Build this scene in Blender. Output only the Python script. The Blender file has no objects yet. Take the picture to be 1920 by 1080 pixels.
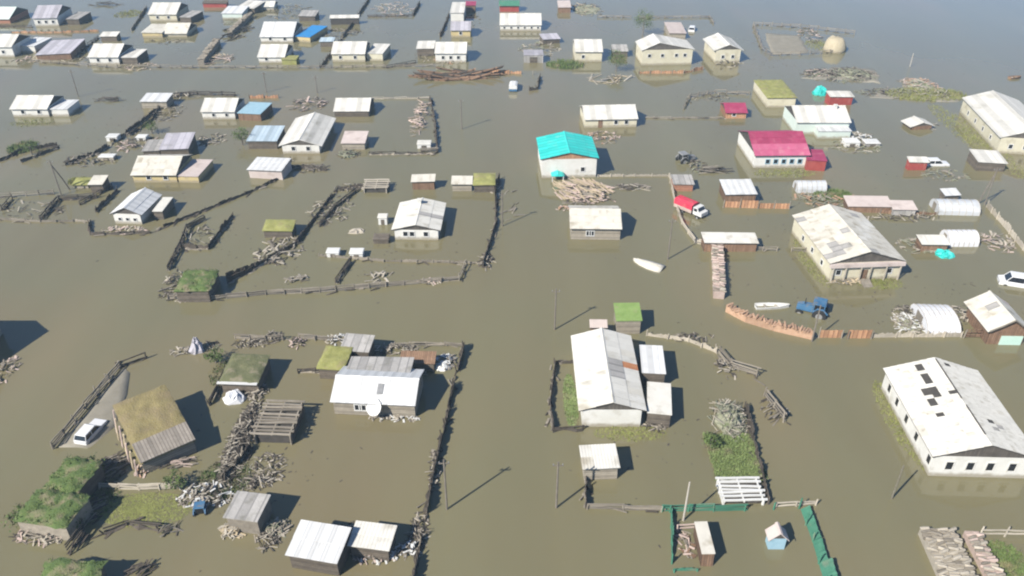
import bpy, math, random
from mathutils import Vector, Matrix
random.seed(7)
R = random.Random(11)
S = bpy.context.scene
C = S.collection

# ------------------------------------------------------------------ camera, sky, sun, exposure
H, F, PITCH = 58.0, 1500.0, math.radians(32.9)          # metres above the water, focal length in photo pixels, tilt
cp, sp = math.cos(PITCH), math.sin(PITCH)
cam = bpy.data.cameras.new('camera'); cam_o = bpy.data.objects.new('camera', cam); C.objects.link(cam_o)
cam_o.location = (0, 0, H); cam_o.rotation_euler = (math.pi/2 - PITCH, 0, 0)
cam.sensor_width = 36.0; cam.lens = 36.0*F/1920.0; cam.clip_end = 9000.0
S.camera = cam_o
SUN_EL = math.radians(39.0); SUN_AZ = math.radians(227.0)   # azimuth clockwise from +Y: behind the camera, to its left
world = bpy.data.worlds.new('World'); S.world = world; world.use_nodes = True
wn = world.node_tree
sky = wn.nodes.new('ShaderNodeTexSky'); sky.sky_type = 'NISHITA'; sky.sun_disc = False
sky.sun_elevation = SUN_EL; sky.sun_rotation = SUN_AZ; sky.altitude = 100; sky.air_density = 0.7; sky.dust_density = 0.0; sky.ozone_density = 4.0
bg = wn.nodes['Background']; bg.inputs['Strength'].default_value = 0.085
wn.links.new(sky.outputs['Color'], bg.inputs['Color'])
sun = bpy.data.lights.new('sun', 'SUN'); sun.energy = 5.0; sun.angle = math.radians(0.5); sun.color = (1.0, 0.94, 0.84)
sun_o = bpy.data.objects.new('sun', sun); C.objects.link(sun_o)
toward = Vector((-math.sin(SUN_AZ)*math.cos(SUN_EL), -math.cos(SUN_AZ)*math.cos(SUN_EL), -math.sin(SUN_EL)))
sun_o.rotation_euler = toward.to_track_quat('-Z', 'Y').to_euler(); sun_o.location = (-60, -60, 90)
S.view_settings.view_transform = 'Standard'; S.view_settings.look = 'None'; S.view_settings.gamma = 1.0
S.view_settings.exposure = 1.02
S.cycles.max_bounces = 5; S.cycles.use_denoising = True
S.cycles.pixel_filter_type = 'BLACKMAN_HARRIS'; S.cycles.filter_width = 2.1    # soft video lens

# ------------------------------------------------------------------ surveying: where a photo pixel lies on the water (or at a height)
def G(px, py, z=0.0):
    u, v = (px-960)/F, (py-540)/F
    t = (H-z)/(sp + v*cp)
    return Vector((u*t, (cp - v*sp)*t, z))
def P(w):
    d = w[1]*cp + (H-w[2])*sp; dn = -w[1]*sp + (H-w[2])*cp
    return 960 + F*w[0]/d, 540 + F*dn/d
def height_at(w, py):
    v = (py-540)/F
    return H - w[1]*(sp + v*cp)/(cp - v*sp)

# ------------------------------------------------------------------ materials
MATS = {}
def mat(name, c1, c2, scale=1.5, rough=0.85, bump=0.0, stripe=None, stain=None, rand=0.0, spec=0.3, metal=0.0, detail=6.0, tide=False):
    w_ = lambda q: tuple(v*.68 for v in q)               # every base colour lowered evenly to balance the raised exposure
    c1, c2 = w_(c1), w_(c2)
    if stripe: stripe = (stripe[0], stripe[1], w_(stripe[2]))
    if stain: stain = (w_(stain[0]), stain[1], stain[2])
    m = bpy.data.materials.new(name); m.use_nodes = True; t = m.node_tree; n = t.nodes; L = t.links
    b = n['Principled BSDF']; b.inputs['Roughness'].default_value = rough; b.inputs['Metallic'].default_value = metal
    b.inputs['Specular IOR Level'].default_value = spec
    tc = n.new('ShaderNodeTexCoord'); oi = n.new('ShaderNodeObjectInfo')
    off = n.new('ShaderNodeVectorMath'); off.operation = 'ADD'
    mul = n.new('ShaderNodeMath'); mul.operation = 'MULTIPLY'; mul.inputs[1].default_value = 57.0
    L.new(oi.outputs['Random'], mul.inputs[0]); L.new(tc.outputs['Object'], off.inputs[0]); L.new(mul.outputs[0], off.inputs[1])
    nz = n.new('ShaderNodeTexNoise'); nz.inputs['Scale'].default_value = scale; nz.inputs['Detail'].default_value = detail; nz.inputs['Roughness'].default_value = 0.65
    L.new(off.outputs[0], nz.inputs['Vector'])
    cr = n.new('ShaderNodeValToRGB'); cr.color_ramp.elements[0].position = 0.3; cr.color_ramp.elements[1].position = 0.7
    cr.color_ramp.elements[0].color = (*c1, 1); cr.color_ramp.elements[1].color = (*c2, 1)
    L.new(nz.outputs['Fac'], cr.inputs['Fac']); col = cr.outputs['Color']
    def mix(fac, a, bcol, mode='MIX'):
        mx = n.new('ShaderNodeMix'); mx.data_type = 'RGBA'; mx.blend_type = mode
        if hasattr(fac, 'type'): L.new(fac, mx.inputs['Factor'])
        else: mx.inputs['Factor'].default_value = fac
        L.new(a, mx.inputs['A'])
        if isinstance(bcol, tuple): mx.inputs['B'].default_value = (*bcol, 1)
        else: L.new(bcol, mx.inputs['B'])
        return mx.outputs['Result']
    if stain:
        n2 = n.new('ShaderNodeTexNoise'); n2.inputs['Scale'].default_value = stain[1]; n2.inputs['Detail'].default_value = 5
        L.new(off.outputs[0], n2.inputs['Vector'])
        r2 = n.new('ShaderNodeValToRGB'); r2.color_ramp.elements[0].position = stain[2]; r2.color_ramp.elements[1].position = stain[2]+0.16
        L.new(n2.outputs['Fac'], r2.inputs['Fac'])
        col = mix(r2.outputs['Color'], col, stain[0])
    if stripe:
        axis, freq, dark = stripe
        sx = n.new('ShaderNodeSeparateXYZ'); L.new(tc.outputs['Object'], sx.inputs[0])
        k1 = n.new('ShaderNodeMath'); k1.operation = 'MULTIPLY'; k1.inputs[1].default_value = freq; L.new(sx.outputs[axis], k1.inputs[0])
        k2 = n.new('ShaderNodeMath'); k2.operation = 'FRACT'; L.new(k1.outputs[0], k2.inputs[0])
        fl = n.new('ShaderNodeMath'); fl.operation = 'FLOOR'; L.new(k1.outputs[0], fl.inputs[0])
        wn_ = n.new('ShaderNodeTexWhiteNoise'); wn_.noise_dimensions = '1D'; L.new(fl.outputs[0], wn_.inputs['W'])
        k3 = n.new('ShaderNodeMath'); k3.operation = 'LESS_THAN'; k3.inputs[1].default_value = 0.16; L.new(k2.outputs[0], k3.inputs[0])
        mr = n.new('ShaderNodeMapRange'); mr.inputs['To Min'].default_value = 0.78; mr.inputs['To Max'].default_value = 1.12; L.new(wn_.outputs['Value'], mr.inputs['Value'])
        hs = n.new('ShaderNodeHueSaturation'); L.new(col, hs.inputs['Color']); L.new(mr.outputs[0], hs.inputs['Value']); col = hs.outputs['Color']
        col = mix(k3.outputs[0], col, dark)
    if rand:
        mr = n.new('ShaderNodeMapRange'); mr.inputs['To Min'].default_value = 1-rand; mr.inputs['To Max'].default_value = 1+rand; L.new(oi.outputs['Random'], mr.inputs['Value'])
        hs = n.new('ShaderNodeHueSaturation'); L.new(col, hs.inputs['Color']); L.new(mr.outputs[0], hs.inputs['Value']); col = hs.outputs['Color']
    if tide:                                             # the damp muddy band the flood leaves on a wall
        ge = n.new('ShaderNodeNewGeometry'); sz = n.new('ShaderNodeSeparateXYZ'); L.new(ge.outputs['Position'], sz.inputs[0])
        n4_ = n.new('ShaderNodeTexNoise'); n4_.inputs['Scale'].default_value = 1.6; n4_.inputs['Detail'].default_value = 5; L.new(off.outputs[0], n4_.inputs['Vector'])
        ma = n.new('ShaderNodeMath'); ma.operation = 'MULTIPLY_ADD'; ma.inputs[1].default_value = -.75; L.new(n4_.outputs['Fac'], ma.inputs[0]); L.new(sz.outputs[2], ma.inputs[2])
        m5 = n.new('ShaderNodeMapRange'); m5.inputs['From Min'].default_value = -.12; m5.inputs['From Max'].default_value = .22; m5.inputs['To Min'].default_value = .8; m5.inputs['To Max'].default_value = 0
        L.new(ma.outputs[0], m5.inputs['Value']); col = mix(m5.outputs[0], col, (.20,.175,.125))
    L.new(col, b.inputs['Base Color'])
    if bump:
        bp = n.new('ShaderNodeBump'); bp.inputs['Strength'].default_value = bump; bp.inputs['Distance'].default_value = 0.085
        n3 = n.new('ShaderNodeTexNoise'); n3.inputs['Scale'].default_value = scale*5; L.new(off.outputs[0], n3.inputs['Vector'])
        L.new(n3.outputs['Fac'], bp.inputs['Height']); L.new(bp.outputs['Normal'], b.inputs['Normal'])
    MATS[name] = m
    return m
grime = (0.30, 0.28, 0.22)
mat('slate', (.66,.64,.58), (.76,.74,.68), .9, .8, .2, stain=((.50,.47,.40), .7, .56), rand=.05)
mat('slate_far', (.63,.61,.56), (.76,.74,.68), .5, .8, .2, stripe=(0, .95, (.60,.58,.53)), stain=((.50,.48,.42), .3, .57))
mat('slate_warm', (.57,.54,.47), (.70,.67,.59), .9, .85, .2, stain=((.43,.39,.31), .7, .54), rand=.05)
mat('slate_grey', (.34,.33,.31), (.46,.44,.42), 1.1, .85, .3, stripe=(0, 1.1, (.26,.25,.24)), stain=((.25,.24,.21), .7, .55), rand=.1)
mat('slate_lilac', (.42,.40,.44), (.52,.50,.55), .8, .8, .2, stripe=(0, .9, (.36,.35,.39)), stain=((.34,.33,.33), .6, .56), rand=.08)
mat('slate_pink', (.52,.44,.41), (.62,.54,.50), .8, .8, .2, stain=((.42,.35,.32), .6, .56), rand=.08)
mat('metal_white', (.70,.70,.69), (.79,.79,.78), .6, .5, .1, stripe=(0, 1.6, (.62,.63,.63)), stain=((.52,.52,.50), .5, .62), rand=.05, spec=.5)
mat('metal_blue_pale', (.45,.56,.64), (.55,.65,.72), .6, .5, .1, stripe=(0, 1.4, (.38,.48,.56)), rand=.05)
mat('metal_blue', (.02,.22,.55), (.04,.30,.66), .8, .45, .1, stain=((.10,.22,.38), .6, .6))
mat('turquoise', (.03,.60,.54), (.05,.70,.63), .6, .5, .05, stripe=(0, 1.2, (.02,.50,.46)), stain=((.12,.60,.54), .5, .55), rand=.08, spec=.4)
mat('crimson', (.30,.035,.09), (.38,.055,.125), .8, .6, .05, stain=((.42,.10,.16), .6, .57), rand=.07)
mat('red_paint', (.30,.05,.045), (.40,.09,.07), 1.2, .6, .1, stain=((.5,.25,.2), .8, .6))
mat('red_cloth', (.55,.03,.07), (.66,.06,.10), 1.0, .8, .1, stain=((.50,.16,.15), .9, .56))
mat('plank_grey', (.25,.22,.185), (.36,.32,.275), 1.4, .9, .3, stripe=(0, 3.2, (.13,.11,.09)))
mat('crimson_faded', (.46,.09,.18), (.55,.14,.24), .8, .6, .05, stain=((.56,.22,.28), .6, .55), rand=.07)
mat('moss', (.20,.165,.075), (.30,.25,.115), 1.1, .95, .8, stain=((.25,.20,.11), .45, .5), rand=.06)
mat('moss_yellow', (.23,.235,.07), (.36,.36,.13), 1.2, .95, .8, stain=((.30,.26,.13), .8, .55))
mat('turf', (.07,.115,.035), (.15,.21,.065), 1.6, 1.0, 1.0, stain=((.24,.21,.13), .8, .5))
mat('grass_blade', (.09,.145,.04), (.18,.245,.075), .7, .8, 0, stain=((.27,.24,.13), .6, .52))
mat('reed', (.20,.22,.065), (.32,.33,.11), .8, .8, 0, stain=((.30,.27,.15), .5, .55))
mat('leaf', (.06,.10,.025), (.13,.18,.045), 1.2, .7, 0)
mat('white_wall', (.66,.65,.60), (.76,.75,.71), .8, .85, .15, stain=((.52,.49,.42), .7, .58), tide=True)
mat('cream_wall', (.58,.54,.40), (.68,.64,.50), .8, .85, .15, stain=((.45,.40,.29), .7, .57), tide=True)
mat('ochre_wall', (.52,.42,.20), (.62,.51,.28), .8, .85, .15, stain=((.38,.31,.19), .7, .57), tide=True)
mat('mint_wall', (.58,.67,.62), (.66,.74,.69), .8, .8, .1, tide=True)
mat('log_wall', (.30,.265,.21), (.42,.375,.30), 1.6, .9, .4, stripe=(2, 4.2, (.13,.11,.085)), rand=.08)
mat('wood_dark', (.11,.09,.07), (.19,.16,.125), 1.6, .9, .4, stripe=(2, 4.2, (.05,.04,.035)), rand=.15)
mat('wood_brown', (.20,.12,.075), (.31,.195,.125), 1.6, .9, .3, stripe=(0, 4.5, (.09,.055,.035)), rand=.12)
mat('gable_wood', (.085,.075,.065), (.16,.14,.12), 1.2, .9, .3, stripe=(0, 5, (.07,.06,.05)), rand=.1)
mat('gable_side_shaded', (.05,.045,.04), (.10,.09,.08), 1.2, .9, .3, stripe=(1, 5, (.07,.06,.05)), rand=.1)  # old dark wood, deepened so the end gables carry shade in their colour
mat('orange_wood', (.42,.22,.12), (.56,.33,.19), 1.4, .85, .3, stripe=(0, 5, (.24,.12,.07)), rand=.12)
mat('timber', (.20,.175,.14), (.33,.29,.235), 2, .9, .3, rand=.3)
mat('timber_dark', (.055,.045,.036), (.12,.10,.08), 2, .9, .3, rand=.3)
mat('timber_pale', (.37,.33,.265), (.54,.485,.40), 2, .85, .2, rand=.2)
mat('straw_plank', (.44,.35,.23), (.60,.50,.35), 2, .85, .2, rand=.2)
mat('pink_log', (.46,.35,.30), (.62,.50,.44), 2, .85, .2, rand=.22)
mat('orange_log', (.38,.23,.145), (.54,.36,.245), 2, .85, .2, rand=.22)
mat('green_roof', (.17,.27,.07), (.25,.36,.115), 1.2, .8, .3, stain=((.30,.30,.16), .8, .58))
mat('meadow', (.19,.26,.085), (.30,.38,.145), .7, .8, 0, stain=((.30,.28,.16), .6, .55))
mat('moss_dark', (.09,.10,.045), (.19,.19,.10), 1.3, .95, .8, stain=((.28,.24,.17), .9, .55))
mat('teal_paint', (.04,.17,.11), (.08,.24,.155), 1.5, .7, .2, stain=((.22,.24,.17), .8, .6), rand=.15)
mat('white_paint', (.66,.66,.64), (.75,.75,.73), 1.5, .6, .05, rand=.06)
mat('white_gloss', (.74,.75,.76), (.80,.80,.81), 1.5, .25, 0, spec=.5)
mat('blue_paint', (.04,.13,.26), (.08,.20,.34), 1.5, .55, .05, stain=((.22,.20,.17), 1.2, .52))
mat('pale_blue_paint', (.28,.46,.56), (.38,.56,.66), 1.5, .6, .05)
mat('mint_paint', (.50,.72,.62), (.58,.78,.69), 1.5, .6, .05)
mat('rust', (.44,.17,.07), (.58,.27,.13), 1.8, .9, .3)
mat('tarp_white', (.68,.69,.72), (.77,.78,.81), .9, .55, .3)
mat('film', (.50,.52,.55), (.62,.64,.66), .9, .45, .2, stain=((.42,.43,.43),.5,.55))
mat('hay', (.42,.36,.25), (.55,.48,.34), 3, .95, .8)
mat('silage', (.25,.25,.17), (.40,.40,.30), 2.2, .95, .9, stain=((.14,.17,.08), 1.2, .52))
mat('glass', (.012,.014,.018), (.02,.022,.028), 1, .12, 0, spec=.5)
mat('rubber', (.015,.015,.016), (.03,.03,.03), 2, .8, .1)
mat('metal_grey', (.28,.28,.28), (.38,.38,.38), 2, .5, .1, metal=.3)
mat('brick', (.34,.14,.08), (.45,.21,.13), 3, .9, .3, stripe=(2, 6, (.30,.22,.17)))
mat('deck', (.05,.045,.04), (.09,.08,.07), 2, .95, .2)
mat('mud_bank', (.235,.215,.17), (.31,.285,.23), .6, .9, .3)
mat('algae', (.19,.21,.06), (.30,.31,.10), .5, .9, 0)
mat('pole_mud', (.15,.135,.10), (.22,.20,.15), 2, .9, .2)
mat('pole_wood', (.15,.13,.11), (.24,.21,.175), 2, .9, .2)
mat('pole_pale', (.42,.39,.34), (.52,.48,.42), 2, .9, .2)

# ------------------------------------------------------------------ mesh helpers
class MB:
    def __init__(s): s.v = []; s.f = []
    def poly(s, pts, faces):
        o = len(s.v); s.v += [tuple(p) for p in pts]; s.f += [tuple(i+o for i in f) for f in faces]; return s
    def box(s, a, b):
        (x0,y0,z0),(x1,y1,z1) = a, b
        return s.poly([(x0,y0,z0),(x1,y0,z0),(x1,y1,z0),(x0,y1,z0),(x0,y0,z1),(x1,y0,z1),(x1,y1,z1),(x0,y1,z1)],
                      [(3,2,1,0),(4,5,6,7),(0,1,5,4),(1,2,6,5),(2,3,7,6),(3,0,4,7)])
    def prism(s, sec, t0, t1, mp):
        """extrude a closed section [(s,z)] from t0 to t1; mp(s,t,z) -> xyz"""
        n = len(sec); o = len(s.v)
        s.v += [tuple(mp(a, t0, z)) for a, z in sec] + [tuple(mp(a, t1, z)) for a, z in sec]
        s.f += [tuple(o+i for i in range(n)), tuple(o+n+i for i in reversed(range(n)))]
        s.f += [(o+i, o+n+i, o+n+(i+1) % n, o+(i+1) % n) for i in range(n)]
        return s
    def rings(s, rings, cap=True):
        n = len(rings[0]); o = len(s.v)
        for r in rings: s.v += [tuple(p) for p in r]
        for j in range(len(rings)-1):
            for i in range(n):
                s.f.append((o+j*n+i, o+j*n+(i+1) % n, o+(j+1)*n+(i+1) % n, o+(j+1)*n+i))
        if cap:
            s.f.append(tuple(o+i for i in reversed(range(n)))); k = o+(len(rings)-1)*n; s.f.append(tuple(k+i for i in range(n)))
        return s
    def tube(s, pts, rad, n=6):
        rings = []
        pts = [Vector(p) for p in pts]
        if not isinstance(rad, (list, tuple)): rad = [rad]*len(pts)
        for i, p in enumerate(pts):
            d = (pts[min(i+1, len(pts)-1)] - pts[max(i-1, 0)]).normalized()
            a = d.orthogonal().normalized(); b = d.cross(a)
            rings.append([p + (a*math.cos(2*math.pi*k/n) + b*math.sin(2*math.pi*k/n))*rad[i] for k in range(n)])
        return s.rings(rings)
    def mesh(s, name, m, smooth=False):
        me = bpy.data.meshes.new(name); me.from_pydata(s.v, [], s.f); me.update()
        import bmesh
        bm = bmesh.new(); bm.from_mesh(me); bmesh.ops.recalc_face_normals(bm, faces=bm.faces); bm.to_mesh(me); bm.free()
        me.materials.append(MATS[m] if isinstance(m, str) else m)
        if smooth:
            for p in me.polygons: p.use_smooth = True
        return me
WM = {}                                                  # world matrix of every object made here
def link(name, data, parent=None, M=None):
    o = bpy.data.objects.new(name, data); C.objects.link(o)
    M = M or Matrix()
    o.matrix_basis = M
    if parent is not None:
        o.parent = parent; WM[o.name] = WM[parent.name] @ M
    else: WM[o.name] = M
    return o
def build(mb, name, m, parent=None, M=None, smooth=False): return link(name, mb.mesh(name, m, smooth), parent, M)
def tag(o, label, cat, group=None, kind=None):
    if label: o['label'] = label
    if cat: o['category'] = cat
    if group: o['group'] = group
    if kind: o['kind'] = kind
    return o
def thing(name, label, cat, M, group=None): return tag(link(name, None, None, M), label, cat, group)
def frame(origin, xdir):
    x = Vector(xdir).normalized(); z = Vector((0,0,1)); y = z.cross(x)
    return Matrix(((x.x,y.x,0,origin[0]),(x.y,y.y,0,origin[1]),(0,0,1,origin[2]),(0,0,0,1)))
def basis(o, u, v, n):
    return Matrix(((u[0],v[0],n[0],o[0]),(u[1],v[1],n[1],o[1]),(u[2],v[2],n[2],o[2]),(0,0,0,1)))
CACHE = {}
def cached(key, fn):
    if key not in CACHE: CACHE[key] = fn()
    return CACHE[key]
def swap(me, m):                                         # the same mesh in another material
    def fn():
        c = me.copy(); c.materials.clear(); c.materials.append(MATS[m]); return c
    return cached(('swap', me.name, m), fn)

# ------------------------------------------------------------------ shared little meshes
def sheet_mesh(m):
    def fn():
        b = MB(); n = 9; top = []; bot = []
        for j, (v, base) in enumerate(((-.03, .055), (1.0, .02))):
            for i in range(n): b.v.append((i/(n-1)*1.02-.01, v, base + (.018 if i % 2 else 0)))
        b.f = [(i, i+1, n+i+1, n+i) for i in range(n-1)]
        o = len(b.v); b.v += [(0,-.03,.0),(1,-.03,.0)]; b.f.append(tuple([o, o+1] + list(reversed(range(n)))))
        return b.mesh('roof_sheet', m)
    return cached(('sheet', m), fn)
def window_mesh():
    def fn():
        b = MB(); o = [(-.5,0),(.5,0),(.5,1),(-.5,1)]; i = [(-.38,.12),(.38,.12),(.38,.88),(-.38,.88)]
        b.v = [(x,-.07,z) for x,z in o] + [(x,-.07,z) for x,z in i] + [(x,.02,z) for x,z in o] + [(x,-.01,z) for x,z in i]
        for k in range(4):
            l = (k+1) % 4
            b.f += [(k,l,4+l,4+k), (k,8+k,8+l,l), (4+k,4+l,12+l,12+k)]
        return b.mesh('window', 'white_paint')
    return cached('win', fn)
def pane_mesh():
    return cached('pane', lambda: MB().box((-.4,-.025,.1),(.4,-.015,.9)).mesh('pane', 'glass'))
def add_window(root, x, y, z, w, h, rot=0, m='white_paint'):
    M = Matrix.Translation((x,y,z)) @ Matrix.Rotation(rot, 4, 'Z') @ Matrix.Diagonal((w,1,h,1))
    o = link('window', swap(window_mesh(), m), root, M); link('pane', pane_mesh(), o)
    return o

# ------------------------------------------------------------------ buildings
def building(name, label, A, B, cat='house', kind='along', ey=None, at=None, ry=None, rf=None, rb=None, k=.37, dh=.35, wall='white_wall', roof='slate',
             gable=None, ov=.35, ot=.18, sheets=None, win=(), lwin=(), wsize=(.85,.95), wz=.3, door=None, chim=None, group=None, parent=None, depth=None, r=.5,
             holes=(), tints=(), turf=False, deck='deck', big=(1.12,1.55), ridge=True, world_ab=None, wm='white_paint', hr=None, pn='lean_to'):
    """A, B: photo pixels of the front wall's foot (ey: row of its eave), or with at=metres the pixels of the eave line itself"""
    if parent is not None: at = min(at, INFO[parent.name]['hw'] - .3); dh = min(dh, .05)
    if world_ab: a, b = map(Vector, world_ab); hw = at
    elif at is not None: a, b = G(*A, z=at), G(*B, z=at); a.z = b.z = 0; hw = at
    else:
        a, b = G(*A), G(*B); hw = max(.5, height_at((a+b)/2, ey))
    M = frame(a, b-a); L = (b-a).length; mid = M @ Vector((L/2,0,0)); yd = (M.to_3x3() @ Vector((0,1,0)))
    def solve(fn, row):
        lo, hi = .3, 45.0
        for _ in range(40):
            m_ = (lo+hi)/2
            if P(fn(m_))[1] > row: lo = m_
            else: hi = m_
        return (lo+hi)/2
    if kind == 'along':
        if depth is None: depth = 2*min(solve(lambda d: mid + yd*d + Vector((0,0,hw+k*d+.1)), ry), 9)
        W, T, rise = depth, L, (hr - hw if hr else k*depth/2); mp = lambda s, t, z: (t, s, z)
        r_s = .5*W
    elif kind == 'front':
        if hr is None: hr = height_at(mid, rf) - .1
        hr = max(hr, hw+.3)
        if depth is None: depth = solve(lambda d: mid + yd*d + Vector((0,0,hr+.1)), rb)
        W, T, rise = L, depth, hr-hw; mp = lambda s, t, z: (s, t, z); r_s = r*W
    else:
        if depth is None: depth = solve(lambda d: mid + yd*d + Vector((0,0,hw+dh+.1)), ry)
        W, T, rise = depth, L, dh; mp = lambda s, t, z: (t, s, z); r_s = W
    D = depth
    if cat == 'shed' and parent is None:                 # old sheds have settled out of true
        t_ = random.Random(int(mid.x*37)); M = M @ Matrix.Rotation(t_.uniform(-.035,.035),4,'X') @ Matrix.Rotation(t_.uniform(-.03,.03),4,'Y')
    if parent is None: root = thing(name, label, cat, M, group); near = P(mid)[1] > 325
    else:
        root = link(pn, None, parent, WM[parent.name].inverted() @ M); near = False
    if sheets is None: sheets = near and not turf and roof in ('slate','slate_warm','metal_white','turquoise','slate_pink')
    # walls
    if kind == 'mono':
        build(MB().prism([(0,-.7),(W,-.7),(W,hw+rise-.02),(0,hw-.02)], 0, T, mp), 'wall', wall, root)
        prof = [(-ov, hw - rise/W*ov), (W+ov*.6, hw + rise + rise/W*ov*.6)]
    else:
        build(MB().box((0,0,-.7),(L,D,hw)), 'wall', wall, root)
        sl1, sl2 = rise/r_s, rise/(W-r_s)
        prof = [(-ov, hw - sl1*ov), (r_s, hw+rise), (W+ov, hw - sl2*ov)]
        gm = gable or ('gable_side_shaded' if kind == 'along' else 'gable_wood')
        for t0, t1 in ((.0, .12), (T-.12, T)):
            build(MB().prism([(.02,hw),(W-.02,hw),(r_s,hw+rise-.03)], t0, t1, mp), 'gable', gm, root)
    th = .1
    top = [(s_, z+th) for s_, z in prof]
    sec = prof + list(reversed(top))
    rmat = deck if sheets else roof
    ro = build(MB().prism(sec, -ot, T+ot, mp), 'roof', rmat, root)
    RM = WM[root.name]
    if sheets:
        me = sheet_mesh(roof)
        for q in range(len(top)-1):
            (s0,z0),(s1,z1) = top[q], top[q+1]
            if z1 < z0: (s0,z0),(s1,z1) = (s1,z1),(s0,z0)
            lo0 = Vector(mp(s0,-ot,z0)); lo1 = Vector(mp(s0,T+ot,z0)); hi0 = Vector(mp(s1,-ot,z1))
            v = hi0-lo0; u = lo1-lo0; o0 = lo0
            if u.cross(v).z < 0: o0 = lo1; u = -u
            nu = max(1, round(u.length/big[0])); nv = max(1, round(v.length/big[1])); nn = u.cross(v).normalized()
            for i in range(nu):
                for j in range(nv):
                    c = RM @ (o0 + u*((i+.5)/nu) + v*((j+.5)/nv)); px, py = P(c)
                    if any(abs(px-hx) < hw_ and abs(py-hy) < hh_ for hx, hy, hw_, hh_ in holes): continue
                    mm = me; q_ = R.random()
                    if roof in ('slate','slate_warm') and q_ < .05: mm = sheet_mesh('slate_warm' if q_ > .012 and roof == 'slate' else 'slate_grey')
                    for tx, ty, tw, t_h, tm in tints:
                        if abs(px-tx) < tw and abs(py-ty) < t_h: mm = sheet_mesh(tm)
                    uu = u/nu; vv = v/nv
                    jit = R.uniform(-.012,.012)
                    link('roof_sheet', mm, ro, basis(o0 + u*(i/nu) + v*(j/nv) + nn*R.uniform(0,.015) + uu*jit, uu, vv + nn*jit, nn))
        if ridge and kind != 'mono':
            rz = hw+rise+th
            build(MB().prism([(r_s-.22,rz-.03),(r_s,rz+.1),(r_s+.22,rz-.03),(r_s,rz+.04)], -ot-.02, T+ot+.02, mp), 'ridge_cap', roof, ro)
    elif turf:
        turf_on(root, mp, -ot, T+ot, top, roof)
    if ridge and not sheets and kind != 'mono' and not turf and parent is None:
        rz = hw+rise+th
        build(MB().prism([(r_s-.2,rz-.05),(r_s,rz+.07),(r_s+.2,rz-.05)], -ot-.02, T+ot+.02, mp), 'ridge_cap', roof, ro)
    if parent is None and kind != 'mono' and not turf:                     # boards along the verges
        pass
    # openings
    ww, wh = wsize
    zz = max(.08, hw*wz); wh = min(wh, hw-zz-.12)
    if parent is None and wh > .3:
        for fx in win: add_window(root, fx*L, 0, zz, ww, wh, 0, wm)
        for fy in lwin: add_window(root, 0, fy*D, zz, ww, wh, -math.pi/2, wm)
        if door is not None:
            d = build(MB().box((door*L-.42,-.05,-.6),(door*L+.42,-.004,min(1.6,hw-.15))), 'door', 'wood_brown' if wall != 'wood_brown' else 'wood_dark', root)
            build(MB().box((door*L+.25,-.1,.55),(door*L+.32,-.05,.7)), 'handle', 'metal_grey', d)
    if chim:
        for fs, ft in (chim if isinstance(chim[0], tuple) else [chim]):
            s_ = fs*W; z = hw + rise*(1-abs(s_-r_s)/max(r_s, W-r_s)) if kind != 'mono' else hw+rise
            x, y, _ = mp(s_, ft*T, 0)
            c = build(MB().rings([[(x-.28,y-.28,z-.3),(x+.28,y-.28,z-.3),(x+.28,y+.28,z-.3),(x-.28,y+.28,z-.3)],
                              [(x-.27,y-.27,z+.75),(x+.27,y-.27,z+.75),(x+.27,y+.27,z+.75),(x-.27,y+.27,z+.75)],
                              [(x-.34,y-.34,z+.77),(x+.34,y-.34,z+.77),(x+.34,y+.34,z+.77),(x-.34,y+.34,z+.77)],
                              [(x-.34,y-.34,z+.9),(x+.34,y-.34,z+.9),(x+.34,y+.34,z+.9),(x-.34,y+.34,z+.9)]]), 'chimney', 'white_wall', ro)
    root['L_'] = 0; del root['L_']
    info = dict(L=L, D=D, hw=hw, rise=rise, M=M, T=T, W=W)
    INFO[root.name] = info
    return root
INFO = {}
def blades(mb, x, y, z, h, w):
    a = R.uniform(0, math.pi*2); dx, dy = math.cos(a)*w, math.sin(a)*w; lx, ly = R.uniform(-.5,.5)*h, R.uniform(-.5,.5)*h
    mb.poly([(x-dx,y-dy,z),(x+dx,y+dy,z),(x+lx,y+ly,z+h)], [(0,1,2)])
def turf_on(root, mp, t0, t1, top, roof):
    """a lumpy sod layer with grass on each slope"""
    mb = MB(); gb = MB()
    for q in range(len(top)-1):
        (s0,z0),(s1,z1) = top[q], top[q+1]
        nu = max(4, int((t1-t0)/.45)); nv = max(4, int(math.hypot(s1-s0, z1-z0)/.45)); o = len(mb.v)
        for j in range(nv+1):
            for i in range(nu+1):
                edge = i in (0,nu) or j in (0,nv)
                s_ = s0+(s1-s0)*j/nv; z = z0+(z1-z0)*j/nv; t = t0+(t1-t0)*i/nu
                j_ = .3 if roof == 'turf' and edge else .09
                mb.v.append(mp(s_ + R.uniform(-j_,j_), t + R.uniform(-j_,j_), z + (.02 if edge else R.uniform(.06,.5 if roof == 'turf' else .3))))
        mb.f += [(o+j*(nu+1)+i, o+j*(nu+1)+i+1, o+(j+1)*(nu+1)+i+1, o+(j+1)*(nu+1)+i) for j in range(nv) for i in range(nu)]
        if roof == 'turf':
            for _ in range(int((t1-t0)*math.hypot(s1-s0, z1-z0)*22)):
                f, t = R.random(), R.uniform(t0, t1)
                x, y, z = mp(s0+(s1-s0)*f, t, z0+(z1-z0)*f+.1); blades(gb, x, y, z, R.uniform(.15,.45), .05)
    o = build(mb, 'sod' if roof != 'tarp_white' else 'cover', roof, root, smooth=True)
    if gb.v: tag(build(gb, 'grass', 'grass_blade', root), None, None, kind='stuff')
def dormant(*a): pass

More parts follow.
